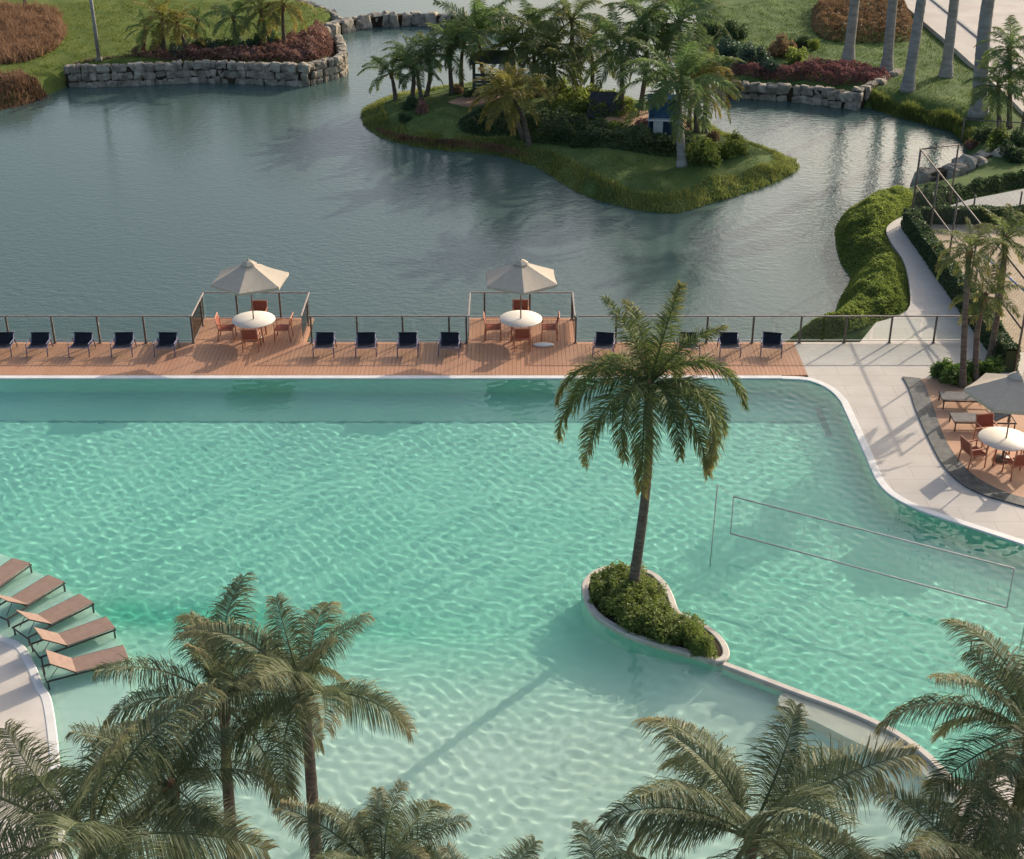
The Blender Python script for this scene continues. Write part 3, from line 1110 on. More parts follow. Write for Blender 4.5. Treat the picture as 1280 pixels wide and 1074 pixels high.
def blades(name, poly, ground, h, n, mat, seed, width=0.035, lean=0.5, edge_only=None):
    """Upright grass blades (one triangle each) in an outline."""
    r = np.random.default_rng(seed)
    pl = np.array(poly)
    lo_, hi_ = pl.min(0), pl.max(0)
    pts = np.zeros((0, 2))
    while len(pts) < n:
        q = r.uniform(lo_, hi_, (n * 3, 2))
        s_ = sdist(poly, q[:, 0], q[:, 1])
        ok = s_ > 0 if edge_only is None else (s_ > edge_only[0]) & (s_ < edge_only[1])
        pts = np.vstack([pts, q[ok]])
    pts = pts[:n]
    hh = h * r.uniform(0.5, 1.25, n) * (0.8 + .3 * bump(pts[:, 0], pts[:, 1], 1.4))
    z0 = ground(pts[:, 0], pts[:, 1]) - .02
    a = r.uniform(0, 2 * np.pi, n)
    bx_, by_ = np.cos(a) * width * .5, np.sin(a) * width * .5
    ln = r.uniform(0, lean, n)
    la = r.uniform(0, 2 * np.pi, n)
    p0 = np.column_stack([pts[:, 0] - bx_, pts[:, 1] - by_, z0])
    p1 = np.column_stack([pts[:, 0] + bx_, pts[:, 1] + by_, z0])
    p2 = np.column_stack([pts[:, 0] + np.cos(la) * ln * hh, pts[:, 1] + np.sin(la) * ln * hh, z0 + hh])
    V = np.stack([p0, p1, p2], 1).reshape(-1, 3)
    F = np.arange(n)[:, None] * 3 + np.array([[0, 1, 2]])
    patch = np.repeat(0.5 + 0.5 * bump(pts[:, 0] + 11, pts[:, 1] - 3, 2.5), 3)
    return mk(name, V, F, mat, {'tint': np.clip(np.repeat(r.uniform(0, .6, n), 3) + patch * .4, 0, 1)})


# --- palm fronds
def make_frond(name, e0, bend, mat, seed, n_leaf=58, width=0.30, droop=0.55, sweep=0.55, lw=0.0115, plumose=0.0, petiole=0.14, curl=0.0, bpow=1.25):
    """A frond one unit long along +x, leaving at e0 degrees above level and bending down by bend degrees."""
    r = np.random.default_rng(seed)
    ns = 26
    ang = np.radians(e0 - bend * (np.linspace(0, 1, ns) ** bpow))
    ds = 1.0 / (ns - 1)
    X = np.concatenate([[0], np.cumsum(np.cos(ang[:-1]) * ds)])
    Z = np.concatenate([[0], np.cumsum(np.sin(ang[:-1]) * ds)])
    Yc = curl * np.linspace(0, 1, ns) ** 2
    rach = np.column_stack([X, Yc, Z])
    V, F, tint, along = [], [], [], []
    # rachis: three-sided taper
    for i in range(0, ns):
        t = i / (ns - 1)
        rr = 0.0105 * (1 - t) + 0.0016
        if t < petiole * .5:
            rr *= 1.5
        nrm = np.array([-math.sin(ang[i]), 0, math.cos(ang[i])])
        V += [rach[i] + nrm * rr, rach[i] + np.array([0, rr * 1.2, 0]) - nrm * rr * .4, rach[i] - np.array([0, rr * 1.2, 0]) - nrm * rr * .4]
        tint += [1.0] * 3
        along += [0.30 + 0.3 * t] * 3
    for i in range(ns - 1):
        for k in range(3):
            j = (k + 1) % 3
            F.append((i * 3 + k, i * 3 + j, i * 3 + 3 + j, i * 3 + 3 + k))
    for side in (-1, 1):
        for k in range(n_leaf):
            t = petiole + (1 - petiole) * ((k + r.uniform(0.2, .8)) / n_leaf) ** 0.97
            fi = min(t * (ns - 1), ns - 1.001)
            i = int(fi)
            p = rach[i] * (1 - fi + i) + rach[i + 1] * (fi - i)
            a = ang[i] + (ang[min(i + 1, ns - 1)] - ang[i]) * (fi - i)
            T = np.array([math.cos(a), 0, math.sin(a)])
            U = np.array([-math.sin(a), 0, math.cos(a)])
            S = np.array([0, side, 0])
            u = (t - petiole) / (1 - petiole)
            l = width * (0.30 + 0.70 * min(1, u * 4.5)) * (1 - 0.62 * max(0, u - .45) / .55) * r.uniform(0.72, 1.12)
            sw = sweep + 0.55 * u * u
            lift = 0.28 + r.normal(0, .10) + (plumose * r.uniform(-1.0, 1.0))
            d0 = S + T * sw + U * lift
            d0 /= np.linalg.norm(d0)
            g = droop * (0.5 + 1.0 * r.uniform())
            d1 = d0 + np.array([0, 0, -g])
            d1 /= np.linalg.norm(d1)
            d2 = d1 + np.array([0, 0, -g * 1.4])
            d2 /= np.linalg.norm(d2)
            q1 = p + d0 * l * .36
            q2 = q1 + d1 * l * .36
            q3 = q2 + d2 * l * .30
            wv = T * .7 + U * .5 * r.normal(0, 1)
            wv = wv - d1 * np.dot(wv, d1)
            wv /= np.linalg.norm(wv) + 1e-9
            w_ = lw * r.uniform(0.8, 1.25)
            b_ = len(V)
            V += [p - wv * w_ * .35, p + wv * w_ * .35, q1 - wv * w_ * .6, q1 + wv * w_ * .6, q2 - wv * w_ * .45, q2 + wv * w_ * .45, q3]
            F += [(b_, b_ + 1, b_ + 3, b_ + 2), (b_ + 2, b_ + 3, b_ + 5, b_ + 4), (b_ + 4, b_ + 5, b_ + 6)]
            tv = r.uniform(0, 1)
            tint += [tv] * 7
            along += [t * .75, t * .75, t * .85 + .03, t * .85 + .03, t * .9 + .12, t * .9 + .12, min(1.0, t * .9 + .25)]
    return mk(name, np.array(V), F, mat, {'tint': tint, 'along': along})


M_frond = leaf_mat('coconut_frond', (0.046, 0.072, 0.036), (0.190, 0.220, 0.115), (0.42, 0.34, 0.18), 0.6, 0.30, 0.60, 0.3)
M_frond_green = leaf_mat('green_frond', (0.070, 0.128, 0.046), (0.170, 0.235, 0.092), (0.30, 0.24, 0.09), 0.4, 0.38, 0.65, 0.2)
M_frond_olive = leaf_mat('olive_frond', (0.070, 0.105, 0.034), (0.180, 0.215, 0.078), (0.34, 0.25, 0.09), 0.5, 0.36, 0.6, 0.25)
M_frond_yellow = leaf_mat('yellowing_frond', (0.13, 0.14, 0.035), (0.26, 0.24, 0.07), (0.42, 0.28, 0.10), 0.8, 0.3, 0.65, 0.2)
M_bark = surf('palm_bark', (0.11, 0.088, 0.072), (0.20, 0.165, 0.135), 3.0, 0.9, 0.15, 0.8, 14, (1, 1, 5))
M_bark_grey = surf('royal_palm_bark', (0.24, 0.235, 0.22), (0.36, 0.35, 0.33), 1.6, 0.85, 0.2, 0.5, 10, (1, 1, 3))
M_sheath = surf('frond_sheath', (0.20, 0.11, 0.06), (0.30, 0.18, 0.10), 5, 0.9, 0.1)

ANGLES = [(82, 38), (66, 56), (48, 76), (28, 84), (10, 80), (-12, 62), (-38, 42), (-62, 22)]


ANG_POOL = [(82, 34), (66, 62), (52, 138), (36, 140), (18, 122), (-4, 90), (-30, 58), (-56, 32)]


def frond_set(tagname, mat, angles=None, **k):
    return [[make_frond('frond_%s' % tagname, e, b, mat, 100 * i + j + 17, curl=(-.06, .07)[j % 2], **k) for j in range(2)] for i, (e, b) in enumerate(angles or ANGLES)]


FR_COCO = frond_set('coconut', M_frond, n_leaf=145, width=0.35, droop=0.75, sweep=0.42, lw=0.0062)
FR_POOL = frond_set('feather', M_frond_olive, angles=ANG_POOL, n_leaf=190, width=0.215, droop=0.45, sweep=0.80, lw=0.0068, plumose=0.8, petiole=0.05, bpow=0.95)
FR_GREEN = frond_set('green', M_frond_green, n_leaf=56, width=0.27, droop=0.5, sweep=0.5, lw=0.014)
FR_OLIVE = frond_set('olive', M_frond_olive, n_leaf=56, width=0.26, droop=0.55, sweep=0.5, lw=0.013)
FR_YELL = frond_set('yellow', M_frond_yellow, n_leaf=56, width=0.26, droop=0.55, sweep=0.5, lw=0.013)


def palm(base, crown, flen, nfr, frset, label, group, seed, r0=0.16, r1=0.10, bark=None, name='palm_tree', elev=None, bow=0.15, dead=1, roll=14, fronds=None):
    """A palm: ringed trunk from base to crown (world points) and fronds fanned round the top."""
    r = np.random.default_rng(seed)
    base, crown = np.array(base, float), np.array(crown, float)
    root = empty(name, base, 0, label, 'palm tree', group)
    H = crown - base
    pts, rs = [], []
    nseg = max(8, int(np.linalg.norm(H) / 0.16))
    nseg = min(nseg, 46)
    side = np.array([r.normal(), r.normal(), 0]) * bow * .5
    for i in range(nseg + 1):
        t = i / nseg
        pts.append(H * t + side * math.sin(math.pi * t) * (0.5 + t))
        rr = r0 + (r1 - r0) * min(1, t * 1.15) + r0 * .45 * max(0, 1 - t * 9)
        rs.append(rr * (1.0 if i % 2 else 1.045))
    MB().tube(pts, rs, 12).build('trunk', bark or M_bark, root)
    m = MB()
    m.tube([H - np.array([0, 0, .30]), H - np.array([0, 0, .05]), H + np.array([0, 0, .18])], [r1 * 1.05, r1 * 1.5, r1 * .6], 10)
    m.build('crown_shaft', M_sheath if bark is None else M_frond_green, root)
    elevs = elev or [80, 66, 52, 38, 24, 8, -10, -30, -52]
    az0 = r.uniform(0, 2 * np.pi)
    if fronds:
        nfr = len(fronds)
    for k in range(nfr):
        az = az0 + k * 2.39996 + r.normal(0, .10)
        q = (k + .5) / nfr
        want = np.interp(q * (len(elevs) - 1), range(len(elevs)), elevs) + r.normal(0, 5)
        if fronds:
            az, want = R(fronds[k][0]), fronds[k][1]
        i = int(np.argmin([abs(a_[0] - want) for a_ in ANGLES]))
        me = frset[i][r.integers(0, 2)]
        s = flen * r.uniform(0.88, 1.08) * (0.80 if want > 70 else 1.0) * (0.92 if want < -30 else 1.0)
        if fronds and len(fronds[k]) > 2:
            s = flen * fronds[k][2]
        off_ = np.array([math.cos(az), math.sin(az), 0]) * r1 * .6
        o = link_obj('frond', me, root, tuple(H + off_ + np.array([0, 0, .10 - .14 * q])), (R(r.normal(0, roll)), R(np.clip(ANGLES[i][0] - want, -12, 12)), az), (s, s, s))
    return root


# ------------------------------------------------------------------ pool planter with its palm
M_shrub = leaf_mat('planter_leaves', (0.085, 0.130, 0.034), (0.250, 0.300, 0.090), None, 0, 0.42)
ring_px = [(733, 742), (732, 728), (745, 714), (766, 708), (790, 709), (815, 716), (830, 730), (838, 745), (846, 764), (868, 775), (890, 788), (904, 804), (907, 818), (896, 824), (870, 816), (830, 805), (790, 792), (758, 775), (741, 760)]
ring = smooth_poly(poly_px(ring_px, 0.05), 4)
pl = empty('pool_planter', (P(790, 760)[0], P(790, 760)[1], 0), 0, 'white kerbed kidney-shaped planter bed standing in the pool under the palm', 'planter')
ko = np.array([pl.location.x, pl.location.y])
rl = [(x - ko[0], y - ko[1]) for x, y in ring]
link_obj('kerb', ribbon('kerb', rl, 0.19, -0.14, 0.045, M_kerb, True, 0.03), pl)
pwl = link_obj('planter_wall', ribbon('planter_wall', rl, 0.17, -1.9, -0.10, M_lining, True, 0.03), pl)
pwl.cycles.is_caustics_receiver = True
link_obj('soil_bed', slab('soil_bed', rl, -1.9, 0.02, M_soil), pl)
inner_r = smooth_poly([(x, y) for x, y in poly_px([(740, 742), (739, 728), (750, 716), (770, 711), (795, 713), (815, 720), (828, 735), (836, 752), (850, 770), (872, 780), (890, 797), (897, 818), (870, 812), (830, 800), (792, 786), (762, 770), (746, 757)], 0.2)], 3)
rp = np.random.default_rng(5)
cand = []
ipl = np.array(inner_r)
_try = 0
while len(cand) < 26 and _try < 2500:
    _try += 1
    q = rp.uniform(ipl.min(0), ipl.max(0))
    if sdist(inner_r, np.array([q[0]]), np.array([q[1]]))[0] > (0.30 if q[0] < P(850, 780)[0] else 0.12) and all(np.hypot(*(q - c_)) > 0.40 for c_ in cand):
        cand.append(q)
SHV = [leaf_cloud('shrub_leaves', (1.25, 1.1, 0.75), 2000, 0.085, M_shrub, 40 + i, 13) for i in range(4)]
for i, q in enumerate(cand):
    o = link_obj('shrub', SHV[i % 4], None, (q[0], q[1], 0.0), (0, 0, rp.uniform(0, 6.28)), ((1, 1) if q[0] < P(850, 780)[0] else (.72, .72)) + (rp.uniform(.75, 1.1),))
    tag(o, 'leafy green shrub packed in the white kerbed pool planter', 'shrub', 'shrubs in the pool planter')
# the tail: a low wall that widens to a sandy ledge
tail_c = smooth_poly(poly_px([(905, 826), (950, 843), (1000, 862), (1060, 884), (1120, 912), (1165, 945), (1200, 985)], .1), 4, False)
dv = empty('pool_divider', (0, 0, 0))
link_obj('coping', ribbon('coping', tail_c, 0.20, -0.14, 0.035, M_kerb, False, 0.03), dv)
dvw = link_obj('divider_wall', ribbon('divider_wall', tail_c, 0.19, -1.9, -0.10, M_lining, False, 0.03), dv)
dvw.cycles.is_caustics_receiver = True
tag(dv, 'low white wall curving away from the pool planter to the shore palms', 'wall')
ledge = smooth_poly(poly_px([(985, 862), (1045, 880), (1105, 905), (1150, 937), (1196, 985), (1200, 1010), (1165, 975), (1140, 950), (1110, 942), (1070, 925), (1020, 900), (975, 880)], .0), 3)
lg = tag(link_obj('sandy_ledge', slab('sandy_ledge', ledge, -1.9, -0.075, M_pale)), kind='structure')
lg.cycles.is_caustics_receiver = True

pb_ = P(790, 746, 0.02)
cr = at_y(811, 484, pb_[1] + .1)
palm(pb_, cr, 2.95, 18, FR_POOL, 'tall feathery palm standing in the white kerbed planter in the pool', None, 24, 0.14, 0.095, None, bow=.2, roll=8,
     fronds=[(55, 78, .84), (135, 74, .78), (100, 64, .85), (20, 62, .8), (172, 50, .95), (2, 52, 1.0), (-28, 34, .9), (200, 34, 1.05), (222, 18, 1.0), (262, 16, 1.12), (300, 18, 1.05), (318, 32, 1.1), (285, 34, .9), (240, 34, .95), (60, 44, .9), (120, 44, .9), (150, 34, .9), (340, 16, .85)])

# ------------------------------------------------------------------ foreground coconut palms (rooted on the terrace below the frame)
def fore_palm(px_, py_, Y, flen, nfr, label, seed, lean=(0, -.6), grp=None, elev=None, zb=0.0):
    c_ = at_y(px_, py_, Y)
    palm((c_[0] + lean[0], Y + lean[1], zb), c_, flen, nfr, FR_COCO, label, grp, seed, 0.135, 0.095, elev=elev)


U_ = [82, 70, 58, 46, 32, 18, 4, -16, -40]
U2 = [86, 80, 70, 58, 44, 30, 14, -6, -30]
fore_palm(280, 884, 21.5, 2.55, 15, 'coconut palm with a crown touching the slim-trunked palm beside it', 31, (.2, -1.6), elev=U2)
fore_palm(380, 868, 21.0, 2.45, 13, 'coconut palm with a bare slim trunk in front of the pale pool beach', 33, (.15, -1.2), elev=U2)
fore_palm(112, 1052, 17.5, 3.1, 15, 'large coconut palm with long arching fronds beside the white pool edge', 35, (-.2, -.8), elev=U_)
fore_palm(215, 985, 19.0, 2.0, 10, 'coconut palm between the long-fronded palm and the slim trunk', 39, (.1, -.8), elev=U_)
fore_palm(478, 1098, 17.3, 1.9, 15, 'coconut palm with upright fronds at the pale end of the pool', 41, (.1, -.5), elev=[84, 76, 66, 52, 36, 14, -10])
fore_palm(592, 1165, 16.2, 1.7, 14, 'young coconut palm showing only its frond tips over the pool beach', 43, (.1, -.5), elev=[84, 76, 66, 52, 36, 14, -10])
fore_palm(757, 1145, 16.4, 1.7, 14, 'small coconut palm with spiky upright frond tips over the pool beach', 45, (.1, -.5), elev=[84, 75, 62, 50, 30, 10, -10])
fore_palm(940, 1046, 17.6, 2.95, 17, 'broad coconut palm with drooping fronds below the sandy ledge', 47, (.2, -.8), elev=U_)
fore_palm(1288, 920, 19.5, 2.5, 17, 'coconut palm with golden frond tips beside the end of the pool net', 49, (-.1, -.6), elev=U_)
fore_palm(1210, 1085, 17.4, 2.0, 16, 'dark coconut palm crowded under the golden-tipped palm', 51, (.1, -.6))
fore_palm(1300, 1060, 18.4, 2.1, 16, 'shaded coconut palm behind the crowded dark one', 53, (.1, -.6))

# ------------------------------------------------------------------ terrain
class Terrain:
    def __init__(s, outline_px, top, reach, name, mat, res=0.6, bumpy=0.10, extra=None):
        s.poly = smooth_poly(poly_px(outline_px, LAKE_Z), 3)
        s.top, s.reach, s.b, s.extra = top, reach, bumpy, extra
        pl_ = np.array(s.poly)
        lo_, hi_ = pl_.min(0) - 2.0, pl_.max(0) + 2.0
        gx, gy = np.meshgrid(np.arange(lo_[0], hi_[0] + res, res), np.arange(lo_[1], hi_[1] + res, res))
        z = s.h(gx, gy)
        keep = z > LAKE_Z - 0.9
        ny_, nx_ = gx.shape
        id_ = np.arange(nx_ * ny_).reshape(ny_, nx_)
        ok = keep[:-1, :-1] & keep[:-1, 1:] & keep[1:, 1:] & keep[1:, :-1]
        Fq = np.stack([id_[:-1, :-1], id_[:-1, 1:], id_[1:, 1:], id_[1:, :-1]], -1)[ok]
        s.ob = tag(link_obj(name, mk(name, np.stack([gx, gy, z], -1).reshape(-1, 3), Fq.reshape(-1, 4), mat, None, True)), kind='structure')

    def h(s, X, Y):
        d_ = sdist(s.poly, X, Y)
        z = LAKE_Z + np.where(d_ > 0, s.top * smoothstep(d_ / s.reach * .5 + .5) * 2 - s.top, d_ * 0.8)
        z = z + np.clip(d_, 0, 1) * s.b * bump(X, Y, 4.0)
        if s.extra is not None:
            z = z + s.extra(X, Y, d_)
        return z

    def at(s, px_, py_):
        z = 0.0
        for _ in range(8):
            q = P(px_, py_, z)
            z = 0.5 * z + 0.5 * float(s.h(np.array([q[0]]), np.array([q[1]]))[0])
        return P(px_, py_, z)

    def pxpoly(s, pts, n=3):
        return smooth_poly([tuple(s.at(x, y)[:2]) for x, y in pts], n)


ISL = Terrain([(452, 142), (460, 162), (490, 177), (540, 187), (600, 192), (640, 199), (680, 214), (720, 240), (770, 257), (815, 266), (850, 266), (880, 257), (920, 245), (960, 232), (990, 217), (998, 207), (985, 196), (950, 185), (915, 172), (890, 160), (860, 148), (800, 128), (740, 116), (690, 108), (640, 106), (590, 108), (540, 112), (500, 120), (465, 131)], 0.85, 3.2, 'island', M_grass, 0.5, 0.10)
LEFT = Terrain([(-260, 158), (-60, 144), (9, 134), (44, 125), (70, 113), (84, 109), (92, 106), (240, 102), (383, 105), (418, 95), (426, 80), (416, 64), (398, 53), (404, 46), (424, 34), (405, 24), (370, 14), (340, 2), (320, -40), (-260, -40)], 1.12, 0.8, 'lawn_bank', M_grass_sun, 0.8, 0.05)
RIGHT = Terrain([(846, -40), (868, 14), (880, 62), (905, 116), (930, 121), (1000, 124), (1060, 132), (1100, 138), (1150, 153), (1192, 166), (1210, 182), (1203, 207), (1186, 232), (1130, 243), (1088, 257), (1054, 275), (1044, 300), (1053, 333), (1064, 349), (1049, 374), (1039, 397), (1000, 416), (968, 441), (1000, 452), (1500, 452), (1700, 300), (1700, -40)], 0.98, 1.6, 'lakeside_ground', M_grass, 0.6, 0.06)
flat0 = lambda X, Y: np.zeros(np.shape(X))

M_gr_long = leaf_mat('long_grass', (0.090, 0.130, 0.036), (0.250, 0.270, 0.095), None, 0, 0.42, 0.7, 0.15)
M_gr_lawn = leaf_mat('lawn_blades', (0.065, 0.110, 0.034), (0.140, 0.190, 0.062), None, 0, 0.25, 0.8, 0.1)
M_gr_lawn2 = leaf_mat('sunny_lawn_blades', (0.085, 0.125, 0.028), (0.16, 0.19, 0.05), None, 0, 0.25, 0.8, 0.1)
M_reed = leaf_mat('brown_reeds', (0.13, 0.075, 0.045), (0.34, 0.22, 0.14), None, 0, 0.2, 0.8, 0.1)
M_red = leaf_mat('reddish_groundcover', (0.17, 0.095, 0.075), (0.37, 0.225, 0.18), None, 0, 0.2, 0.7, 0.15)
M_pink = leaf_mat('pink_bedding', (0.15, 0.070, 0.065), (0.36, 0.190, 0.180), None, 0, 0.2, 0.7, 0.15)
M_orange = leaf_mat('orange_groundcover', (0.15, 0.095, 0.055), (0.34, 0.23, 0.135), None, 0, 0.2, 0.7, 0.15)
M_hedge = leaf_mat('hedge_leaves', (0.095, 0.140, 0.036), (0.270, 0.320, 0.095), None, 0, 0.45, 0.55, 0.3)
M_dark = leaf_mat('dark_shrub_leaves', (0.038, 0.072, 0.032), (0.110, 0.155, 0.070), None, 0, 0.35, 0.5, 0.3)
M_blue = leaf_mat('blue_green_leaves', (0.045, 0.085, 0.055), (0.11, 0.17, 0.11), None, 0, 0.2, 0.5, 0.3)
M_lime = leaf_mat('lime_leaves', (0.12, 0.17, 0.03), (0.26, 0.30, 0.07), None, 0, 0.3, 0.5, 0.3)


def stuff(name, me, label, cat='plants'):
    return tag(link_obj(name, me), label, cat, kind='stuff')


# ---- island
stuff('lawn_grass', blades('lawn_grass', ISL.poly, ISL.h, 0.08, 42000, M_gr_lawn, 1, 0.05), 'short lawn grass covering the island')
stuff('shore_grass', blades('shore_grass', ISL.poly, ISL.h, 0.24, 24000, M_gr_long, 2, 0.055, 0.8, (-0.1, 1.3)), 'long bright grass fringing the island shore')
for pts, h_, n_, lf, mt, nm, lab in (
        ([(640, 165), (660, 150), (720, 152), (800, 166), (860, 180), (905, 190), (900, 203), (850, 196), (780, 188), (700, 182), (655, 178)], 0.75, 8000, .20, M_dark, 'hedge', 'dark low hedge between the island lawn and its palms'),
        ([(575, 150), (600, 138), (640, 140), (650, 165), (610, 170), (580, 165)], 0.6, 3000, .20, M_dark, 'hedge', 'dark low hedge near the island shore by the yellowing palm'),
        ([(690, 128), (740, 122), (790, 135), (800, 150), (740, 150), (700, 145)], 0.8, 4000, .20, M_hedge, 'hedge', 'mid green hedge beside the peach path on the island'),
        ([(470, 160), (520, 172), (600, 178), (640, 186), (660, 196), (600, 187), (540, 183), (490, 174)], 0.35, 5000, .14, M_reed, 'reeds', 'brownish reeds along the shaded island shore')):
    pl_ = ISL.pxpoly(pts)
    o = link_obj(nm, cover(nm, pl_, ISL.h, h_, n_, lf, mt, 60 + len(nm) + n_ % 97, 1.6, 0.8))
    tag(o, lab, 'hedge' if nm == 'hedge' else 'plants', kind=None if nm == 'hedge' else 'stuff')
for pts in ([(755, 152), (800, 143), (850, 150), (860, 163), (800, 163)], [(560, 128), (590, 120), (640, 118), (640, 126), (590, 134)]):
    me = slab('sandy_path', ISL.pxpoly(pts), -1, 0, M_peach)
    z_ = float(np.max(ISL.h(np.array([v.co.x for v in me.vertices]), np.array([v.co.y for v in me.vertices])))) + .02
    tag(link_obj('sandy_path', me, None, (0, 0, z_)), kind='structure')

SHR = {k: [leaf_cloud('shrub_leaves', (1.9, 1.9, 1.25), 1100, 0.19, m_, 70 + i + 7 * j, 11) for i in range(3)] for j, (k, m_) in enumerate((('dark', M_dark), ('mid', M_hedge), ('blue', M_blue), ('lime', M_lime), ('red', M_red), ('orange', M_orange)))}


def shrub(T, px_, py_, s, kind, label, group=None, sz=1.0):
    q = T.at(px_, py_)
    i = int(px_ * 7 + py_) % 3
    o = link_obj('shrub', SHR[kind][i], None, (q[0], q[1], q[2] - .05), (0, 0, (px_ * 1.7) % 6.28), (s, s, s * sz))
    return tag(o, label, 'shrub', group)


for i, (x_, y_, s_, k_) in enumerate([(880, 205, 1.2, 'mid'), (905, 195, .9, 'lime'), (922, 190, .7, 'mid'), (868, 195, .9, 'dark'), (845, 185, .7, 'dark'), (820, 183, .8, 'dark'), (735, 178, .7, 'dark'), (770, 172, .8, 'lime'), (700, 172, .7, 'dark'), (660, 160, .7, 'dark')]):
    shrub(ISL, x_, y_, s_, k_, {'mid': 'rounded mid green shrub at the sunny end of the island', 'lime': 'yellow-green shrub lit among the island hedges', 'dark': 'dark green shrub along the edge of the island lawn'}[k_], 'shrubs on the island, ' + k_)
for i, (x_, y_, s_, k_) in enumerate([(590, 122, .6, 'dark'), (573, 116, .5, 'orange'), (672, 118, .6, 'orange'), (650, 105, .6, 'orange'), (700, 112, .8, 'mid'), (725, 135, .7, 'mid'), (515, 135, .7, 'dark'), (505, 152, .5, 'dark'), (530, 140, .6, 'red'), (745, 128, .7, 'lime'), (920, 178, .5, 'mid'), (890, 178, .6, 'orange'), (805, 160, .6, 'red')]):
    shrub(ISL, x_, y_, s_, k_, {'mid': 'mid green bush under the island palms', 'lime': 'pale lime bush beside the peach island path', 'dark': 'dark bush at the foot of the island palm row', 'orange': 'orange-leaved bush among the island palms', 'red': 'reddish brown bush under the island palms'}[k_], 'bushes under the island palms, ' + k_)


def terr_palm(T, bx_, by_, cx_, cy_, fl, nf, fs, label, grp, seed, r0=.15, r1=.09, **k):
    b_ = T.at(bx_, by_)
    c_ = at_y(cx_, cy_, b_[1])
    palm(b_ - np.array([0, 0, .1]), c_, fl, nf, fs, label, grp, seed, r0, r1, **k)


UP = [84, 70, 58, 45, 32, 18, 4, -14]
for i, (b_, c_, fl, fs) in enumerate([((495, 124), (489, 92), 1.9, FR_GREEN), ((515, 124), (513, 75), 2.1, FR_GREEN), ((533, 120), (536, 72), 2.0, FR_GREEN), ((528, 128), (522, 88), 1.7, FR_GREEN)]):
    terr_palm(ISL, *b_, *c_, fl, 15, fs, 'small dark green palm in the clump on the grassy tip of the island', 'palms on the island tip', 200 + i, elev=UP)
for i, (b_, c_, fl) in enumerate([((565, 116), (564, 60), 2.3), ((577, 108), (580, 55), 2.2)]):
    terr_palm(ISL, *b_, *c_, fl, 15, FR_GREEN, 'slim green palm with a bare trunk against open water', 'slim island palms', 210 + i, elev=UP)
terr_palm(ISL, 606, 110, 598, 42, 3.3, 18, FR_GREEN, 'big dark palm with wide spreading fronds above the wooden hut', None, 220, elev=UP)
terr_palm(ISL, 662, 180, 637, 118, 2.3, 20, FR_YELL, 'short leaning palm with yellowing fronds close to the island shore', None, 221, bow=.6)
terr_palm(ISL, 655, 172, 628, 112, 1.9, 14, FR_YELL, 'second yellowing palm tucked behind the leaning one', None, 229, bow=.6)
for i, (b_, c_, fl, fs) in enumerate([((645, 116), (640, 62), 2.5, FR_OLIVE), ((688, 124), (686, 62), 3.0, FR_OLIVE), ((694, 128), (692, 85), 2.4, FR_OLIVE), ((740, 120), (737, 58), 2.4, FR_OLIVE), ((777, 142), (776, 60), 2.8, FR_GREEN), ((800, 138), (806, 32), 3.0, FR_GREEN), ((850, 146), (849, 30), 3.0, FR_GREEN), ((720, 118), (715, 26), 3.0, FR_OLIVE), ((668, 112), (665, 40), 2.6, FR_GREEN), ((835, 140), (828, 58), 2.5, FR_GREEN)]):
    terr_palm(ISL, *b_, *c_, fl, 18, fs, ['olive palm standing beside the wooden hut', 'full olive palm in the middle of the island grove', 'lower olive palm in front of the full olive palm', 'olive palm behind the dark shade tent', 'green palm with a thin dark trunk beside the peach path', 'tall green palm rising behind the blue kiosk', 'tall green palm directly behind the pale-trunked palm', 'tallest olive palm at the back of the island grove', 'green palm at the back of the grove near the wooden hut', 'green palm whose crown hangs over the blue kiosk'][i], 'palms of the island grove', 230 + i)
for i, (b_, c_) in enumerate([((871, 165), (872, 104)), ((881, 166), (884, 98)), ((861, 160), (866, 112))]):
    terr_palm(ISL, *b_, *c_, 2.1, 14, FR_YELL, 'thin yellowing palm behind the tall pale-trunked island palm', 'yellow palms behind the tall island palm', 250 + i)
terr_palm(ISL, 853, 207, 849, 108, 3.4, 22, FR_GREEN, 'tall palm with a pale trunk on the front lawn of the island', None, 260, .24, .15, bark=M_bark_grey, elev=[84, 70, 58, 45, 34, 24, 12, 0, -14])

# wooden hut, dark tent and blue kiosk on the island
M_wood = surf('weathered_wood', (0.075, 0.09, 0.08), (0.13, 0.145, 0.125), 4, 0.85, 0.15)
q = ISL.at(616, 112)
hut = empty('wooden_hut', q, 0, 'dark wooden hut with a pitched thatch roof among the island palms', 'hut')
for sx_ in (-1, 1):
    for sy_ in (-1, 1):
        MB().box((sx_ * 1.1, sy_ * .8, 0.9), (0.14, 0.14, 1.9)).build('post', M_wood, hut)
for k in range(5):
    MB().box((0, -0.82, 0.25 + .2 * k), (2.2, 0.05, 0.16)).build('plank', M_wood, hut)
rf = MB()
rf.add([(-1.35, -1.1, 1.75), (1.35, -1.1, 1.75), (1.35, 1.1, 1.75), (-1.35, 1.1, 1.75), (-.8, 0, 2.3), (.8, 0, 2.3)], [(0, 1, 5, 4), (2, 3, 4, 5), (1, 2, 5), (3, 0, 4), (3, 2, 1, 0)])
rf.build('roof', M_wood, hut)
q = ISL.at(758, 138)
tent = empty('shade_tent', q - np.array([0, 0, .1]), R(80), 'dark grey shade tent under the island palms', 'tent')
M_tent = surf('dark_tent_cloth', (0.05, 0.055, 0.065), (0.08, 0.085, 0.095), 3, .8)
MB().add([(-1.3, -1, 0), (1.3, -1, 0), (1.3, 1, 0), (-1.3, 1, 0), (0, -.9, 1.15), (0, .9, 1.15)], [(0, 1, 4), (1, 2, 5, 4), (2, 3, 5), (3, 0, 4, 5), (3, 2, 1, 0)]).build('cloth', M_tent, tent)
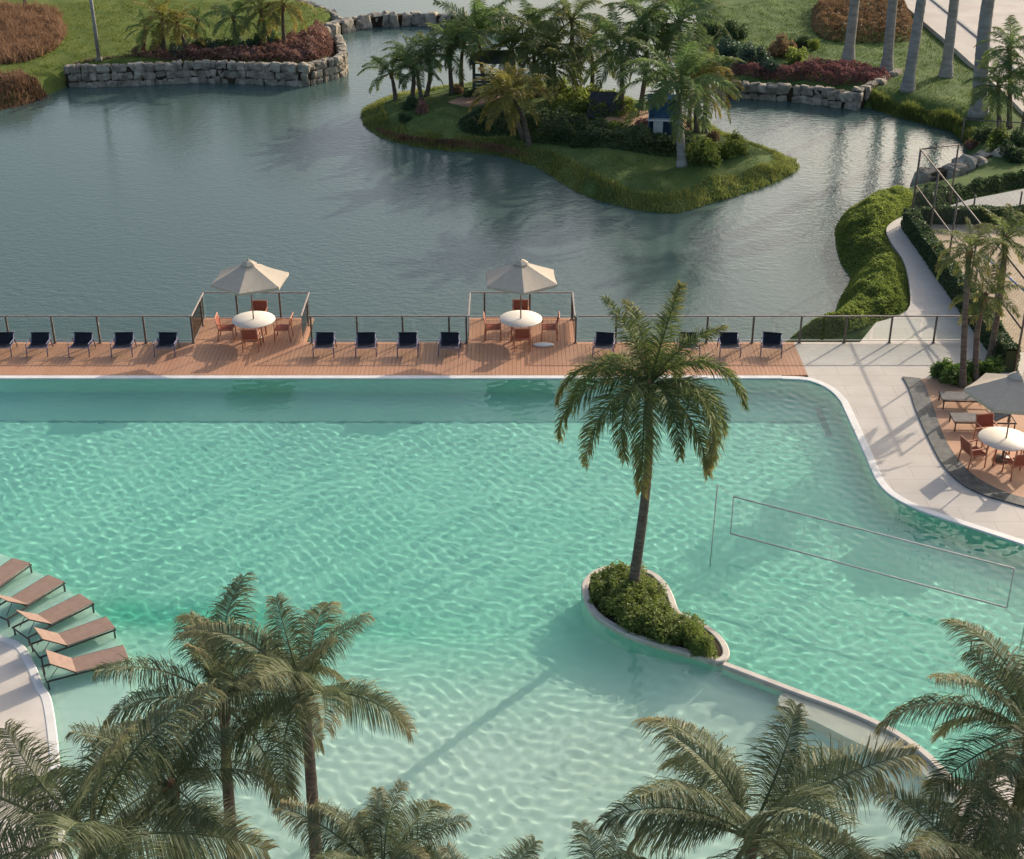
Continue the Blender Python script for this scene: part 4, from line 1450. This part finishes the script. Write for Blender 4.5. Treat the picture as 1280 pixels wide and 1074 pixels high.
MB().tube([(0, -.95, 0), (0, -.92, 1.2)], .03, 6).build('pole', M_wood, tent)
q = ISL.at(829, 172)
ki = empty('blue_kiosk', q, R(-5), 'small blue slatted kiosk with a white counter beside the tall island palm', 'kiosk')
M_bluep = surf('blue_paint', (0.04, 0.11, 0.20), (0.06, 0.15, 0.26), 3, .6)
MB().box((0, 0.4, 1.0), (1.5, 0.08, 2.0)).build('back_wall', M_bluep, ki)
for k in range(6):
    MB().box((0, -0.02, 1.15 + .14 * k), (1.5, 0.05, 0.10)).build('slat', M_bluep, ki)
MB().box((0, -0.15, 1.0), (1.7, 0.5, 0.06)).build('counter', M_white, ki)
MB().box((-.3, 0, 0.5), (.5, .45, 0.95)).build('cabinet', M_white, ki)
for s_ in (-.78, .78):
    MB().box((s_, 0, 1.05), (.08, .6, 2.1)).build('side_post', M_bluep, ki)
MB().box((0, 0.1, 2.12), (1.8, 1.0, 0.07)).build('roof', M_bluep, ki)

# ---- stones
def stone_mesh(seed):
    r = np.random.default_rng(seed)
    import bmesh
    bm = bmesh.new()
    bmesh.ops.create_cube(bm, size=1.0)
    bmesh.ops.bevel(bm, geom=bm.edges[:], offset=.24, segments=2, profile=.5, affect='EDGES')
    for v in bm.verts:
        v.co *= 1 + float(r.normal(0, .085))
    me = bpy.data.meshes.new('stone')
    bm.to_mesh(me)
    bm.free()
    me.materials.append(M_stone)
    return me


STONES = [stone_mesh(i) for i in range(7)]


def stone_wall(name, line_px, zb, zt, label, rows, length, depth=0.5, seed=0, jag=0.0):
    """A retaining wall of rough stones along a line of photo pixels at water level."""
    r = np.random.default_rng(seed)
    pts = [P(x, y, LAKE_Z)[:2] for x, y in line_px]
    pts = np.array(smooth_poly(pts, 6, False)) if len(pts) > 2 else np.array(pts)
    root = empty(name, (pts[0][0], pts[0][1], LAKE_Z), 0, label, 'stone wall')
    seg = np.linalg.norm(np.diff(pts, axis=0), axis=1)
    cum = np.concatenate([[0], np.cumsum(seg)])
    core = ribbon('wall_core', [(p[0] - pts[0][0], p[1] - pts[0][1]) for p in pts], depth * .7, zb - LAKE_Z - .6, zt - LAKE_Z - .12, M_soil)
    link_obj('wall_core', core, root)
    H = zt - zb
    for row in range(rows):
        s_ = r.uniform(0, .3)
        while s_ < cum[-1]:
            l = length * r.uniform(.6, 1.5)
            u = min(s_ + l / 2, cum[-1])
            x = np.interp(u, cum, pts[:, 0])
            y = np.interp(u, cum, pts[:, 1])
            x2, y2 = np.interp(min(u + .2, cum[-1]), cum, pts[:, 0]), np.interp(min(u + .2, cum[-1]), cum, pts[:, 1])
            x1, y1 = np.interp(max(u - .2, 0), cum, pts[:, 0]), np.interp(max(u - .2, 0), cum, pts[:, 1])
            a = math.atan2(y2 - y1, x2 - x1)
            hh = H / rows * r.uniform(.9, 1.2)
            link_obj('stone', STONES[r.integers(0, 7)], root, (x - pts[0][0] + r.normal(0, .04 + jag), y - pts[0][1] + r.normal(0, .04 + jag), zb - LAKE_Z + H / rows * (row + .5) + r.normal(0, .02)), (r.normal(0, .12), r.normal(0, .12), a + r.normal(0, .1)), (l * 1.0, depth * r.uniform(.9, 1.3), hh))
            s_ += l * .84
    return root


stone_wall('stone_retaining_wall', [(84, 108), (150, 107), (240, 103), (310, 104), (383, 107)], -1.35, 0.12, 'long pale stone retaining wall below the reddish ground cover', 3, 0.5, .5, 1)
stone_wall('stone_retaining_wall', [(384, 107), (405, 101), (426, 95), (429, 84), (424, 70)], -1.35, 0.12, 'sunlit stone wall turning the corner of the reddish bed', 3, 0.5, .5, 2)
stone_wall('stone_jetty', [(398, 58), (408, 48), (428, 40), (460, 34), (500, 31), (545, 31), (590, 34), (620, 38)], -1.4, -0.35, 'curved rough stone jetty dividing the lake from the farther water', 1, 0.9, .9, 3, .15)
stone_wall('stone_edging', [(365, 14), (390, 22), (412, 31), (424, 38)], -1.3, -.2, 'shaded stone edging along the sunny lawn', 1, .9, .6, 4)
stone_wall('stone_retaining_wall', [(908, 121), (940, 123), (975, 125), (1010, 128), (1040, 132), (1066, 136)], -1.35, -.25, 'pale stone wall holding the pink flower bed', 2, 0.6, .6, 5, .05)
stone_wall('stone_edging', [(1068, 136), (1085, 129), (1100, 121), (1116, 113)], -1.0, -.05, 'tumbled stones at the end of the pink flower bed', 1, .8, .7, 6, .1)

# ---- left bank planting
L_ = LEFT
stuff('lawn_grass', blades('lawn_grass', L_.pxpoly([(-60, 105), (40, 108), (84, 90), (160, 75), (250, 62), (400, 45), (420, 30), (340, 4), (60, 4), (-60, 50)]), L_.h, .14, 26000, M_gr_lawn2, 81, .06), 'short sunny grass on the lawn above the stone wall')
reed1 = L_.pxpoly([(-80, 84), (9, 80), (38, 76), (58, 68), (76, 55), (83, 40), (76, 26), (60, 14), (-80, 10)])
reed2 = smooth_poly(poly_px([(-80, 140), (9, 132), (42, 123), (64, 113), (58, 108), (30, 106), (-80, 110)], -0.6), 3)
for pl_, lab, h_, n_, sd_ in ((reed1, 'tall brown reeds massed on the lawn', .75, 15000, 91), (reed2, 'clump of brown reeds overhanging the lake shore', .55, 9000, 92)):
    a_ = blades('reeds', pl_, L_.h, h_, n_, M_reed, sd_, .085, .75)
    stuff('reeds', a_, lab)
    stuff('reeds', cover('reeds', pl_, L_.h, h_ * .6, n_ // 3, .30, M_reed, sd_ + 5, 2.0, .9, 3.2, .5), lab.replace('brown', 'matted brown'))
stuff('groundcover', cover('groundcover', L_.pxpoly([(86, 84), (160, 86), (240, 82), (320, 82), (385, 84), (418, 74), (422, 56), (405, 44), (375, 48), (320, 62), (250, 66), (180, 70), (130, 74)]), L_.h, .62, 14000, .20, M_red, 90, 1.4, .35), 'low reddish ground cover bed above the stone wall')
stuff('groundcover', cover('groundcover', L_.pxpoly([(372, 62), (390, 78), (415, 70), (420, 55), (402, 44), (385, 46)]), L_.h, 1.1, 2600, .2, M_red, 95, 1.2, .8), 'taller mound of reddish foliage at the wall corner')
for x_, y_, s_, k_ in [(200, 66, .8, 'dark'), (222, 72, .8, 'blue'), (250, 66, 1.1, 'dark'), (285, 64, 1.0, 'dark'), (305, 66, .9, 'blue'), (325, 62, 1.1, 'dark'), (345, 58, .9, 'mid'), (175, 68, .6, 'red'), (270, 66, .7, 'blue')]:
    shrub(L_, x_, y_, s_, k_, {'dark': 'dark rounded shrub in the reddish bed above the stone wall', 'blue': 'blue-green shrub in the reddish bed above the stone wall', 'mid': 'mid green shrub in the reddish bed beside the palm trunk', 'red': 'dull red shrub at the end of the planted bed'}[k_], 'shrubs in the reddish bed, ' + k_)
for i, (b_, c_, fl, fs, lab) in enumerate([((206, 70), (203, 26), 2.0, FR_YELL, 'pale green palm at the lawn end of the reddish bed'), ((178, 66), (182, 36), 1.6, FR_GREEN, 'short dark palm beside the lawn at the reddish bed'), ((237, 68), (222, 30), 1.9, FR_YELL, 'yellow-green palm between dark shrubs in the reddish bed'), ((300, 64), (292, 22), 2.1, FR_GREEN, 'green palm in the middle of the reddish bed'), ((357, 62), (354, 8), 2.4, FR_YELL, 'palm with a stout brown trunk near the wall corner'), ((330, 62), (326, 14), 2.2, FR_OLIVE, 'olive palm behind the shrubs of the reddish bed'), ((245, 52), (248, 26), 1.6, FR_GREEN, 'small rounded dark palm behind the reddish bed')]):
    terr_palm(L_, *b_, *c_, fl, 16, fs, lab, None, 300 + i)
for (x_, y_, lab) in ((124, 76, 'tall grey lamp post rising from the lawn beside the reddish bed'), (33, 14, 'thin grey post behind the tall brown reeds')):
    q = L_.at(x_, y_)
    lp = empty('lamp_post', q, 0, lab, 'lamp post')
    MB().tube([(0, 0, 0), (0, 0, 5.2)], [.13, .09], 10).build('pole', M_bark_grey, lp)
    MB().box((0, 0, .1), (.4, .4, .2)).build('footing', M_stone, lp)
    MB().lathe([(0, 0), (.2, .02), (.24, .2), (.1, .32), (0, .34)], 12, (0, 0, 5.2)).build('lamp_head', M_rail, lp)
# slatted green frame in the bed
q = L_.at(336, 62)
M_greenp = surf('faded_green_paint', (0.06, 0.19, 0.15), (0.09, 0.25, 0.20), 3, .7)
gr = empty('garden_trellis', q, R(20), 'faded green fan-shaped trellis among the bed shrubs', 'trellis')
for k in range(7):
    a = R(-24 + 8 * k)
    MB().tube([(0, 0, 0), (math.sin(a) * 1.3, 0, math.cos(a) * 1.3)], .03, 5).build('slat', M_greenp, gr)
MB().tube([(-.5, 0, 1.1), (.5, 0, 1.1)], .025, 5).build('crossbar', M_greenp, gr)

# ---- right bank: lawn, royal palms, beds, road
T = RIGHT
stuff('lawn_grass', blades('lawn_grass', T.pxpoly([(880, 20), (1130, 8), (1262, 140), (1200, 165), (1110, 130), (920, 112)]), T.h, .13, 30000, M_gr_lawn, 82, .055), 'short shaded grass under the royal palms')
stuff('shore_grass', blades('shore_grass', T.pxpoly([(1090, 126), (1150, 138), (1200, 150), (1225, 170), (1212, 186), (1190, 168), (1145, 156), (1095, 140)]), T.h, .5, 7000, M_gr_long, 83, .06, .8), 'tufted grass along the lake shore under the royal palms')
for i, (b_, tx, wd) in enumerate([((1060, 76), 1064, 'behind the pink flower bed'), ((1108, 90), 1123, 'beside the end of the pink flower bed'), ((1134, 113), 1158, 'in the middle of the lawn'), ((1182, 96), 1197, 'close to the concrete road'), ((1223, 144), 1250, 'thickest of the group, by the lake shore')]):
    b0 = T.at(*b_)
    rr = 0.33 if i < 4 else .42
    dx_ = (tx - b_[0]) / (b_[1] - 8) * .0
    palm(b0 - np.array([0, 0, .1]), b0 + np.array([.25 * (i % 3 - 1), .2, 9.5]), 3.2, 15, FR_GREEN, 'smooth grey royal palm trunk ' + wd, 'royal palms on the lawn', 320 + i, rr, rr * .72, bark=M_bark_grey, name='royal_palm', bow=.3)
tag(link_obj('concrete_road', slab('concrete_road', [tuple(T.at(*p)[:2]) for p in ((1124, 6), (1190, 64), (1262, 128), (1300, 168), (1420, 168), (1420, -20), (1096, -20))], -1.5, .06, M_road)), kind='structure')
kl = [tuple(T.at(*p)[:2]) for p in ((1160, 0), (1200, 34), (1238, 66), (1300, 120))]
tag(link_obj('road_kerb', ribbon('road_kerb', kl, .22, -.4, .16, M_greypave)), kind='structure')
stuff('bedding_plants', cover('bedding_plants', T.pxpoly([(905, 92), (930, 110), (1000, 112), (1060, 116), (1100, 104), (1112, 94), (1070, 84), (1020, 82), (960, 90)]), T.h, .55, 7000, .18, M_pink, 96, 1.2, .6), 'pink and red bedding plants behind the stone wall')
stuff('groundcover', cover('groundcover', T.pxpoly([(1018, 40), (1040, 52), (1100, 54), (1142, 50), (1138, 24), (1120, 4), (1030, 4), (1015, 22)]), T.h, 1.15, 9000, .24, M_orange, 97, 1.6, .8), 'orange-brown shrub bed on the shaded lawn')
for x_, y_, s_, k_ in [(975, 70, 1.1, 'orange'), (940, 82, 1.3, 'blue'), (960, 92, 1.0, 'blue'), (910, 72, 1.2, 'blue'), (890, 48, 1.3, 'dark'), (915, 48, 1.2, 'dark'), (870, 56, 1.0, 'dark'), (1015, 62, .6, 'lime'), (995, 78, .9, 'mid'), (880, 92, 1.1, 'dark'), (1000, 60, 1.0, 'dark')]:
    shrub(T, x_, y_, s_, k_, {'orange': 'large bronze shrub between the lawn and the pink bed', 'blue': 'grey-blue spreading shrub on the bank behind the island', 'dark': 'dark green shrub on the far lawn behind the island', 'lime': 'bright lime shrub beside the pink bed', 'mid': 'green shrub at the back of the pink bed'}[k_], 'shrubs on the far lawn, ' + k_)
for i, (b_, c_) in enumerate([((1262, 160), (1262, 60)), ((1278, 165), (1285, 85)), ((1250, 170), (1248, 110))]):
    terr_palm(T, *b_, *c_, 2.0, 18, FR_GREEN, 'dark feathery palm in the clump by the concrete road', 'dark palms by the road', 340 + i)
for x_, y_, s_, k_ in [(1230, 176, .8, 'dark'), (1250, 182, .9, 'mid'), (1272, 185, 1.0, 'dark'), (1215, 185, .5, 'red'), (1265, 200, .9, 'dark')]:
    shrub(T, x_, y_, s_, k_, {'dark': 'dark shrub on the bank behind the wire fence', 'mid': 'green shrub on the bank behind the wire fence', 'red': 'brown shrub at the end of the lake inlet'}[k_], 'shrubs behind the wire fence, ' + k_)

# ---- leafy bank beside the promenade, court hedges
hp = [(1046, 300), (1043, 278), (1058, 262), (1090, 248), (1130, 237), (1142, 250), (1128, 268), (1112, 284), (1118, 306), (1131, 328), (1137, 356), (1136, 384), (1100, 402), (1060, 416), (1020, 424), (990, 422), (1012, 408), (1042, 394), (1052, 372), (1064, 348), (1052, 328)]
hpw = smooth_poly([tuple(T.at(x, y)[:2]) for x, y in hp], 3)
stuff('bank_plants', cover('bank_plants', hpw, T.h, .42, 34000, .17, M_hedge, 98, 2.2, .9, 2.6, .4), 'lush bright green bank plants between the lake and the promenade')
hp2 = smooth_poly([tuple(T.at(x, y)[:2]) for x, y in [(1142, 252), (1160, 262), (1200, 252), (1260, 238), (1320, 226), (1320, 214), (1260, 222), (1200, 236), (1150, 240)]], 3)
stuff('bank_plants', cover('bank_plants', hp2, T.h, .55, 6000, .17, M_dark, 99, 1.5, .7), 'dark low planting between the lake inlet and the grey paving')
stone_wall('boulder_edging', [(1150, 240), (1185, 233), (1215, 222), (1240, 214), (1262, 207)], -1.2, -.1, 'rounded pale boulders edging the lake inlet by the court', 1, 0.8, .8, 8, .12)

pth = [(1108, 286), (1116, 276), (1132, 268), (1140, 272), (1180, 330), (1225, 400), (1265, 455), (1270, 470), (1000, 470), (995, 425), (1040, 418), (1095, 402), (1137, 386), (1136, 356), (1128, 325), (1114, 303)]
pth_w = [tuple(P(x, y, 0)[:2]) for x, y in pth if y < 410]
pth_w = smooth_poly([tuple(P(x, y, 0)[:2]) for x, y in ((1095, 403), (1134, 388), (1137, 356), (1129, 325), (1114, 303), (1108, 287), (1116, 277), (1132, 269))], 4, False) + [tuple(P(x, y, 0)[:2]) for x, y in ((1142, 274), (1280, 440))]
tag(link_obj('lakeside_path', slab('lakeside_path', pth_w + [(24, 46.755), (12.5, 46.755)], -1.5, -0.004, M_concrete)), kind='structure')
court = [tuple(P(x, y, 0)[:2]) for x, y in ((1140, 276), (1500, 276), (1700, 440), (1262, 440))]
tag(link_obj('sand_court', slab('sand_court', court + [(17.3, 46.76)][:0], -1.5, 0.012, M_sand)), kind='structure')
gp = [tuple(P(x, y, 0)[:2]) for x, y in ((1143, 272), (1160, 266), (1210, 250), (1280, 236), (1400, 220), (1400, 272))]
tag(link_obj('grey_paving', slab('grey_paving', gp, -1.5, 0.004, M_greypave)), kind='structure')


def box_hedge(name, a, b, w, h_, n_, label, seed, mt):
    a, b = np.array(a), np.array(b)
    d_ = (b - a) / np.linalg.norm(b - a)
    nn = np.array([-d_[1], d_[0]]) * w / 2
    r = np.random.default_rng(seed)
    L = np.linalg.norm(b - a)
    u, v, z = r.uniform(0, L, n_), r.uniform(-1, 1, n_), r.uniform(0.03, 1, n_)
    face = r.uniform(0, 1, n_)
    v = np.where(face < .33, -1, np.where(face < .66, 1, v)) * (1 + r.normal(0, .05, n_))
    z = np.where(face > .66, 1, z) * (1 + r.normal(0, .03, n_)) * (1 + .05 * bump(u, v * .3, 1.5))
    C = np.column_stack([a[0] + d_[0] * u + nn[0] * v, a[1] + d_[1] * u + nn[1] * v, z * h_])
    Nn = np.column_stack([nn[0] * np.where(face < .66, np.sign(v), 0), nn[1] * np.where(face < .66, np.sign(v), 0), np.where(face > .66, 1.0, 0.0)])
    Nn /= np.linalg.norm(Nn, axis=1)[:, None] + 1e-9
    V_, F_, t_ = leaf_quads(C - np.array([a[0], a[1], 0]), Nn, .13, r, 1.7, .5)
    root = empty(name, (a[0], a[1], 0), 0, label, 'hedge')
    link_obj('foliage', mk('foliage', V_, F_, mt, {'tint': t_}), root)
    MB().box(((b - a)[0] / 2, (b - a)[1] / 2, h_ * .47), (L - .05, w * .86, h_ * .94), Matrix.Rotation(math.atan2(d_[1], d_[0]), 3, 'Z')).build('branch_core', M_dark, root)
    return root


ha, hb = P(1133, 284, 0)[:2], P(1262, 466, 0)[:2]
box_hedge('clipped_hedge', ha, hb, .5, .85, 15000, 'long clipped hedge between the lakeside path and the sand court', 3, M_dark)
box_hedge('clipped_hedge', P(1150, 279, 0)[:2], P(1420, 279, 0)[:2], .45, .7, 6000, 'clipped hedge across the far end of the sand court', 4, M_dark)

# court fence: posts, rails and wire
M_fence = surf('rusty_fence_steel', (0.12, 0.095, 0.08), (0.20, 0.165, 0.14), 4, .6, .4)


def wire_fence(pts, posts_at, H, label, rails, cell=.22):
    root = empty('wire_fence', (pts[0][0], pts[0][1], 0), 0, label, 'fence')
    o_ = np.array(pts[0])
    for (a, b) in zip(pts[:-1], pts[1:]):
        a_, b_ = np.array(a) - o_, np.array(b) - o_
        L = np.linalg.norm(b_ - a_)
        for zr in rails:
            MB().tube([(a_[0], a_[1], zr), (b_[0], b_[1], zr)], .032, 6).build('rail', M_fence, root)
        n_ = max(1, round(L / posts_at))
        for k in range(n_ + 1):
            q_ = a_ + (b_ - a_) * k / n_
            MB().tube([(q_[0], q_[1], 0), (q_[0], q_[1], H + .03)], .04, 8).build('post', M_fence, root)
        m_ = MB()
        d_ = (b_ - a_) / L
        for k in range(-int(H / cell), int(L / cell) + 1):
            for sgn in (1, -1):
                u0, u1 = k * cell, k * cell + H
                z0_, z1_ = (.05, H) if sgn > 0 else (H, .05)
                c0, c1 = max(u0, 0), min(u1, L)
                if c1 <= c0:
                    continue
                f = lambda u: z0_ + (z1_ - z0_) * (u - u0) / (u1 - u0)
                m_.tube([(a_[0] + d_[0] * c0, a_[1] + d_[1] * c0, f(c0)), (a_[0] + d_[0] * c1, a_[1] + d_[1] * c1, f(c1))], .0022, 3, False, False)
        tag(m_.build('wire_mesh', M_fence, root), kind='stuff')
    return root


fa = P(1139, 276, 0)[:2]
fb = P(1268, 466, 0)[:2]
wire_fence([tuple(fa), tuple(fb)], 3.0, 3.2, 'tall rusty wire fence along the hedge of the sand court', (1.6, 3.2))
wire_fence([tuple(fa + np.array([0.0, .06])), tuple(P(1186, 270, 0)[:2] + np.array([0, .1]))], 2.2, 3.2, 'short return of the tall wire fence at the court corner', (3.2,))
fc, fd = P(1215, 272, 0)[:2], P(1330, 262, 0)[:2]
wire_fence([tuple(fc), tuple(fd)], 1.9, 1.0, 'low posts and wire beside the grey paving', (), .3)
fe, ff = T.at(1197, 208)[:2], T.at(1330, 190)[:2]
wire_fence([tuple(fe), tuple(ff)], 2.0, 1.1, 'low wire fence above the boulders at the lake inlet', (1.1,), .3)
# court net with blue tape
M_bluetape = surf('blue_tape', (0.05, 0.16, 0.33), (0.07, 0.20, 0.40), 3, .6)
na, nb_ = P(1216, 372, 0)[:2], P(1300, 452, 0)[:2]
cn = empty('court_net', (na[0], na[1], 0), 0, 'blue taped volleyball net standing on the sand court', 'net')
e_ = nb_ - na
for q_ in ((0, 0), tuple(e_)):
    MB().tube([(*q_, 0), (*q_, 1.9)], .045, 8).build('post', M_fence, cn)
MB().tube([(0, 0, 1.85), (e_[0], e_[1], 1.85)], .035, 6).build('top_tape', M_bluetape, cn)
m = MB()
for k in range(1, 40):
    m.tube([(e_[0] * k / 40, e_[1] * k / 40, .9), (e_[0] * k / 40, e_[1] * k / 40, 1.85)], .002, 3, caps=False)
m.build('netting', M_net, cn)

# ---- palms and plants by the curved terrace
for i, (b_, c_, fl, nf, lab) in enumerate([((1203, 484), (1212, 314), 1.35, 20, 'slim palm with a straight dark trunk rising from the terrace plants'), ((1219, 476), (1231, 372), 1.25, 18, 'leaning short palm behind the curved terrace umbrella'), ((1236, 455), (1257, 300), 1.45, 20, 'stout palm growing beside the hedge of the sand court')]):
    b0 = P(*b_, 0.0)
    palm(b0, at_y(*c_, b0[1]), fl, nf, FR_OLIVE, lab, None, 400 + i, .11, .085, bow=.25)
M_fern = leaf_mat('fern_leaves', (0.05, 0.11, 0.025), (0.16, 0.24, 0.07), None, 0, .3)
FERN = [leaf_cloud('fern_leaves', (1.3, 1.2, .8), 420, .26, M_fern, 500 + i, 9, 3.4) for i in range(3)]
for i, (x_, y_) in enumerate([(1180, 474), (1195, 478), (1212, 474), (1228, 472), (1240, 468)]):
    q = P(x_, y_, 0)
    tag(link_obj('fern', FERN[i % 3], None, (q[0], q[1], .02), (0, 0, i * 1.3), (.85, .85, 1)), 'bright leafy fern at the foot of the terrace palms', 'plant', 'ferns under the terrace palms')
